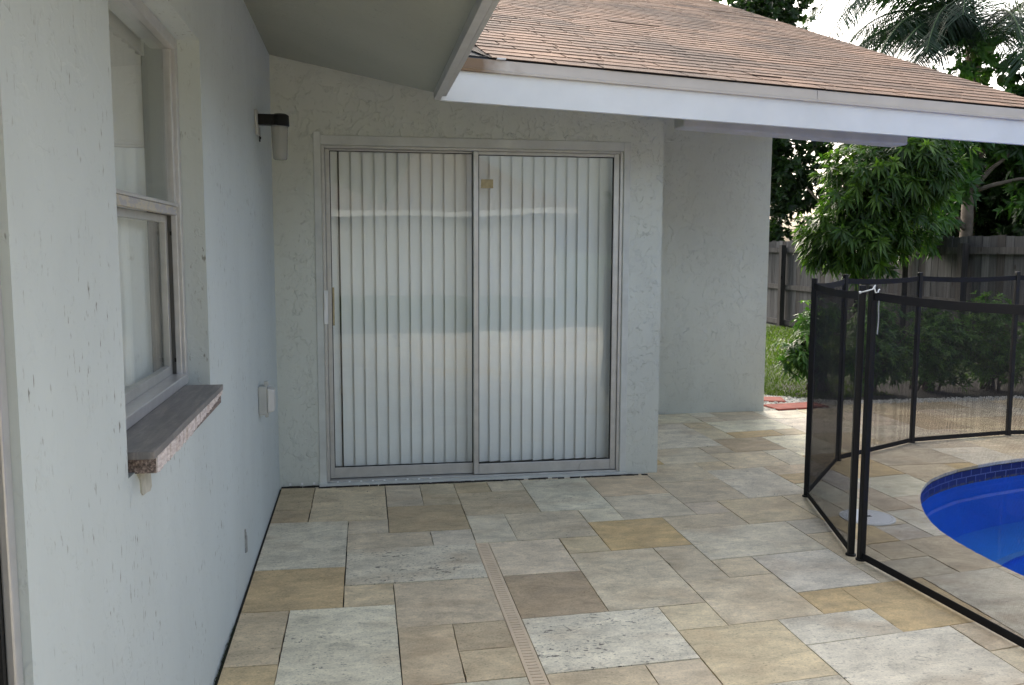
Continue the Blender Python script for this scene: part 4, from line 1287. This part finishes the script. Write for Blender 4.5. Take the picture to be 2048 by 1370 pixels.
for k, (az, el, L, hg, yg) in enumerate([(196, 42, 3.8, 1.2, .3), (212, 22, 3.4, 1.0, .3), (203, 46, 4.0, 1.2, .25), (190, 24, 3.3, 1.0, .2), (176, 30, 3.0, 1.2, .3), (230, 48, 3.0, 1.3, .3), (160, 55, 3.2, 1.2, .3), (250, 30, 2.8, 1.2, .2), (320, 34, 3.2, 1.0, .8), (345, 48, 3.2, 1.0, .5), (285, 40, 3.0, 1.1, .4), (20, 35, 3.2, 1.1, .3), (60, 40, 3.0, 1.1, .3), (110, 45, 3.0, 1.1, .3), (200, 8, 2.3, .9, .1), (185, 62, 3.2, 1.3, .3), (204, 32, 3.1, 1.15, .15), (188, 36, 3.2, 1.2, .15), (220, 34, 3.0, 1.15, .15), (196, 52, 3.5, 1.35, .2), (210, 60, 3.4, 1.4, .2)]):
    frond(az, el, L, hg, 100 + k, yg)
random.seed(52)
for k in range(15):
    m = MB()
    c0 = PC + (Vector((.02, -.28, -.14)) if k < 7 else Vector((-.03, -.3, -.50))) + Vector((random.gauss(0, .13), random.gauss(0, .08), random.gauss(0, .075)))
    pr = [(0, -.10), (.045, -.085), (.075, -.03), (.078, .02), (.055, .075), (.0, .095)]
    m.lathe(c0, pr, 12)
    m.build('coconut', M['coconut'], pm, smooth=True)

# shrubs along the gravel border
def shrub(loc, blobs, n, label, mat, L, W, nl, seed, spread=(.9, 1.5), droop=.6, sparse=False):
    random.seed(seed)
    tr = empty('leafy_shrub', (*loc, 0), label, 'shrub', 'shrubs along the pebble border')
    m = MB()
    pts = blob_points(blobs, n, .4)
    for p, d in pts[::max(1, len(pts) // 14)]:
        b = Vector((loc[0] + random.uniform(-.12, .12), loc[1] + random.uniform(-.12, .12), -.03))
        mid = b.lerp(p, .5) + Vector((0, 0, .08))
        m.tube([b, mid, p], [.013, .009, .004], 5)
    m.build('stems', M['bark'], tr)
    m = MB()
    for p, d in pts:
        if p.z < .04: p.z = random.uniform(.04, .2)
        ax = (d * .6 + Vector((0, 0, .7)) + rdir() * .4).normalized()
        whorl(m, p, ax, nl + random.randint(-1, 1), L, W, spread, droop, .15 + .4 * max(0, d.z) * random.random() + .1 * random.random())
    m.build('foliage', M[mat], tr, attrs=True)
shrub((5.15, 3.05), [(5.0, 3.0, .42, .38, .35, .40), (5.15, 3.15, .75, .35, .35, .26), (4.78, 2.85, .35, .2, .2, .25)], 150, 'open shrub with finger like leaflets left of the mesh fence', 'leaf_schef', .125, .036, 8, 61, (1.1, 1.6), .9)
shrub((5.6, 2.95), [(5.6, 2.8, .40, .58, .42, .46), (5.75, 3.0, .72, .40, .4, .32)], 520, 'dense rounded shrub directly behind the mesh fence corner posts', 'leaf_schef', .085, .026, 8, 62, (1.0, 1.6), .7)
shrub((6.3, 2.95), [(6.3, 2.8, .38, .55, .42, .45), (6.45, 3.0, .62, .40, .4, .36)], 520, 'middle shrub of the row, lower and darker than its neighbours', 'leaf_shrub', .08, .024, 9, 63, (.8, 1.6), .5)
shrub((7.0, 2.9), [(6.95, 2.8, .42, .56, .45, .48), (7.0, 2.95, .80, .35, .36, .28)], 560, 'tallest shrub of the row with fine pale tips', 'leaf_shrub', .075, .022, 9, 64, (.8, 1.6), .5)
shrub((7.75, 2.95), [(7.75, 2.9, .45, .48, .45, .46), (7.95, 2.9, .62, .35, .35, .3)], 430, 'shrub at the right end of the row beside the frame edge', 'leaf_schef', .08, .026, 8, 65, (1.0, 1.6), .6)

# lawn grass blades in the visible corner
random.seed(71)
m = MB()
def in_lawn(x, y):
    return 3.9 < x < 8.4 and y < 10.5 and y > 2.62 + .55 * max(0, 5.0 - x) ** 1.5 + .05 * math.sin(7 * x)
cnt = 0
while cnt < 30000:
    y = 2.5 + 8 * random.random() ** 1.6; x = random.uniform(4.0, 8.4)
    if x > 5.75 and y < 4.2: continue
    if not in_lawn(x, y): continue
    cnt += 1
    h_ = random.uniform(.02, .048)
    a = random.uniform(0, 6.28); wv = Vector((math.cos(a), math.sin(a), 0)) * random.uniform(.003, .006) * (1 if y < 5 else 2)
    b = Vector((x, y, -.022)); t_ = b + Vector((random.gauss(0, .018), random.gauss(0, .018), h_))
    m.cc = (random.random() ** 1.5, random.random(), 0, 1)
    m.face([b - wv, b + wv, t_])
tag(m.build('grass', M['grass'], attrs=True), 'short bright green lawn grass beyond the recessed wall', 'grass', kind='stuff')

# white pebble border
random.seed(73)
m = MB()
cnt = 0
def peb_ok(x, y):
    lo = 2.16 + (.0 if x > 5.0 else -.10 * (5.0 - x) * .6)
    hi = 2.36 + .75 * max(0, 5.1 - x) ** 1.4
    return lo < y < hi
while cnt < 4200:
    x = random.uniform(4.04, 8.3); y = random.uniform(1.95, 3.6)
    if x > 6.0 and random.random() < .4: continue
    if not peb_ok(x, y) and not (4.04 < x < 4.75 and 1.99 < y < 2.5): continue
    cnt += 1
    r_ = random.uniform(.010, .024)
    c0 = Vector((x, y, -.012 + random.uniform(0, .014)))
    M3 = Matrix.Rotation(random.uniform(0, 6.28), 3, rdir())
    vs = []
    for q in ((1, 0, 0), (-1, 0, 0), (0, 1, 0), (0, -1, 0), (0, 0, 1), (0, 0, -1)):
        v = Vector(q) * r_ * random.uniform(.65, 1.15); v = M3 @ v; v.z *= .7
        vs.append(c0 + v)
    m.mesh(vs, [(0, 2, 4), (2, 1, 4), (1, 3, 4), (3, 0, 4), (2, 0, 5), (1, 2, 5), (3, 1, 5), (0, 3, 5)])
tag(m.build('pebbles', M['stone']), 'band of small white pebbles between the patio and the planting', 'pebbles', kind='stuff')
m = MB()
m.face([(4.0, 1.96, -.016), (8.4, 2.05, -.016), (8.4, 2.38, -.016), (5.1, 2.38, -.016), (4.6, 2.68, -.016), (4.0, 3.35, -.016)])
tag(m.build('pebble_bed', simple('pale_gravel', (.42, .40, .35), .9, var=.35, vs=60, bump=.5)), 'pale gravel bed under the pebble border', 'ground', kind='structure')

m = MB()
m.face([(5.15, 2.381, -.018), (8.45, 2.381, -.018), (8.45, 3.7, -.018), (5.0, 3.6, -.018), (4.75, 3.0, -.018)])
tag(m.build('planting_bed', M['soil']), 'dark soil bed under the row of shrubs', 'ground', kind='structure')
# two red stepping bricks
for k, (c0, sz_, rz, lb) in enumerate([((4.42, 2.12), (.27, .125), rad(8), 'red stepping paver nearer the patio edge beside the recessed wall'), ((4.28, 2.52), (.20, .12), rad(-16), 'red stepping paver farther out in the white pebbles')]):
    m = MB()
    dx = Vector((math.cos(rz), math.sin(rz), 0)); dy = Vector((-math.sin(rz), math.cos(rz), 0))
    m.obox((c0[0], c0[1], -.006), dx * sz_[0], dy * sz_[1], (0, 0, .022))
    tag(m.build('stepping_paver', M['brick'], bevel=.006), lb, 'paver', 'red stepping pavers')

# moss in the gap along the left wall
random.seed(77)
m = MB()
for k in range(800):
    y = -2.0 - 1.6 * random.random()
    if random.random() < max(0, (-2.25 - y) * -1.5): continue
    b = Vector((random.uniform(.001, .013), y, random.uniform(-.01, .004)))
    t_ = b + Vector((random.uniform(-.002, .010), random.gauss(0, .008), random.uniform(.004, .016)))
    s_ = Vector((0, random.uniform(.002, .006), 0))
    m.face([b - s_, b + s_, t_])
tag(m.build('moss', M['moss']), 'green moss growing in the gap along the left wall', 'moss', kind='stuff')

# ------------------------------------------------------------------ what the glass reflects: neighbour's house and planting behind the viewpoint
nb = empty('neighbouring_house', (1.0, -21.0, 0), 'low house with a white eave across the yard, reflected in the sliding door', 'house')
m = MB(); m.box(-9, 6.3, -26, -21, -.05, 2.35); m.build('wall', simple('tan_house_wall', (.17, .17, .155), .8), nb)
m = MB(); m.box(-9.6, 6.9, -20.45, -20.4, 2.42, 2.60); m.build('fascia', simple('dull_white_board', (.33, .33, .32), .7), nb)
m = MB(); m.cc = (.10, .08, .065, 1)
m.face([(-9.6, -20.4, 2.60), (6.9, -20.4, 2.60), (4.0, -23.5, 4.6), (-7, -23.5, 4.6)]); m.face([(6.9, -20.4, 2.6), (6.9, -26.6, 2.6), (4.0, -23.5, 4.6)])
m.face([(-9.6, -20.4, 2.58), (6.9, -20.4, 2.58), (6.9, -26.6, 2.58), (-9.6, -26.6, 2.58)])
m.build('roof', M['shingle'], nb, attrs=True)
dark_tree((8.2, -15.0, 0), [(8.2, -15, 3.2, 2.0, 2.0, 1.4), (7.0, -15.6, 2.5, 1.2, 1.2, 1.0), (8.8, -14.2, 4.6, 1.5, 1.5, 1.2)], 420, 'round green tree behind the viewpoint, reflected at the upper right of the door', seed=8)
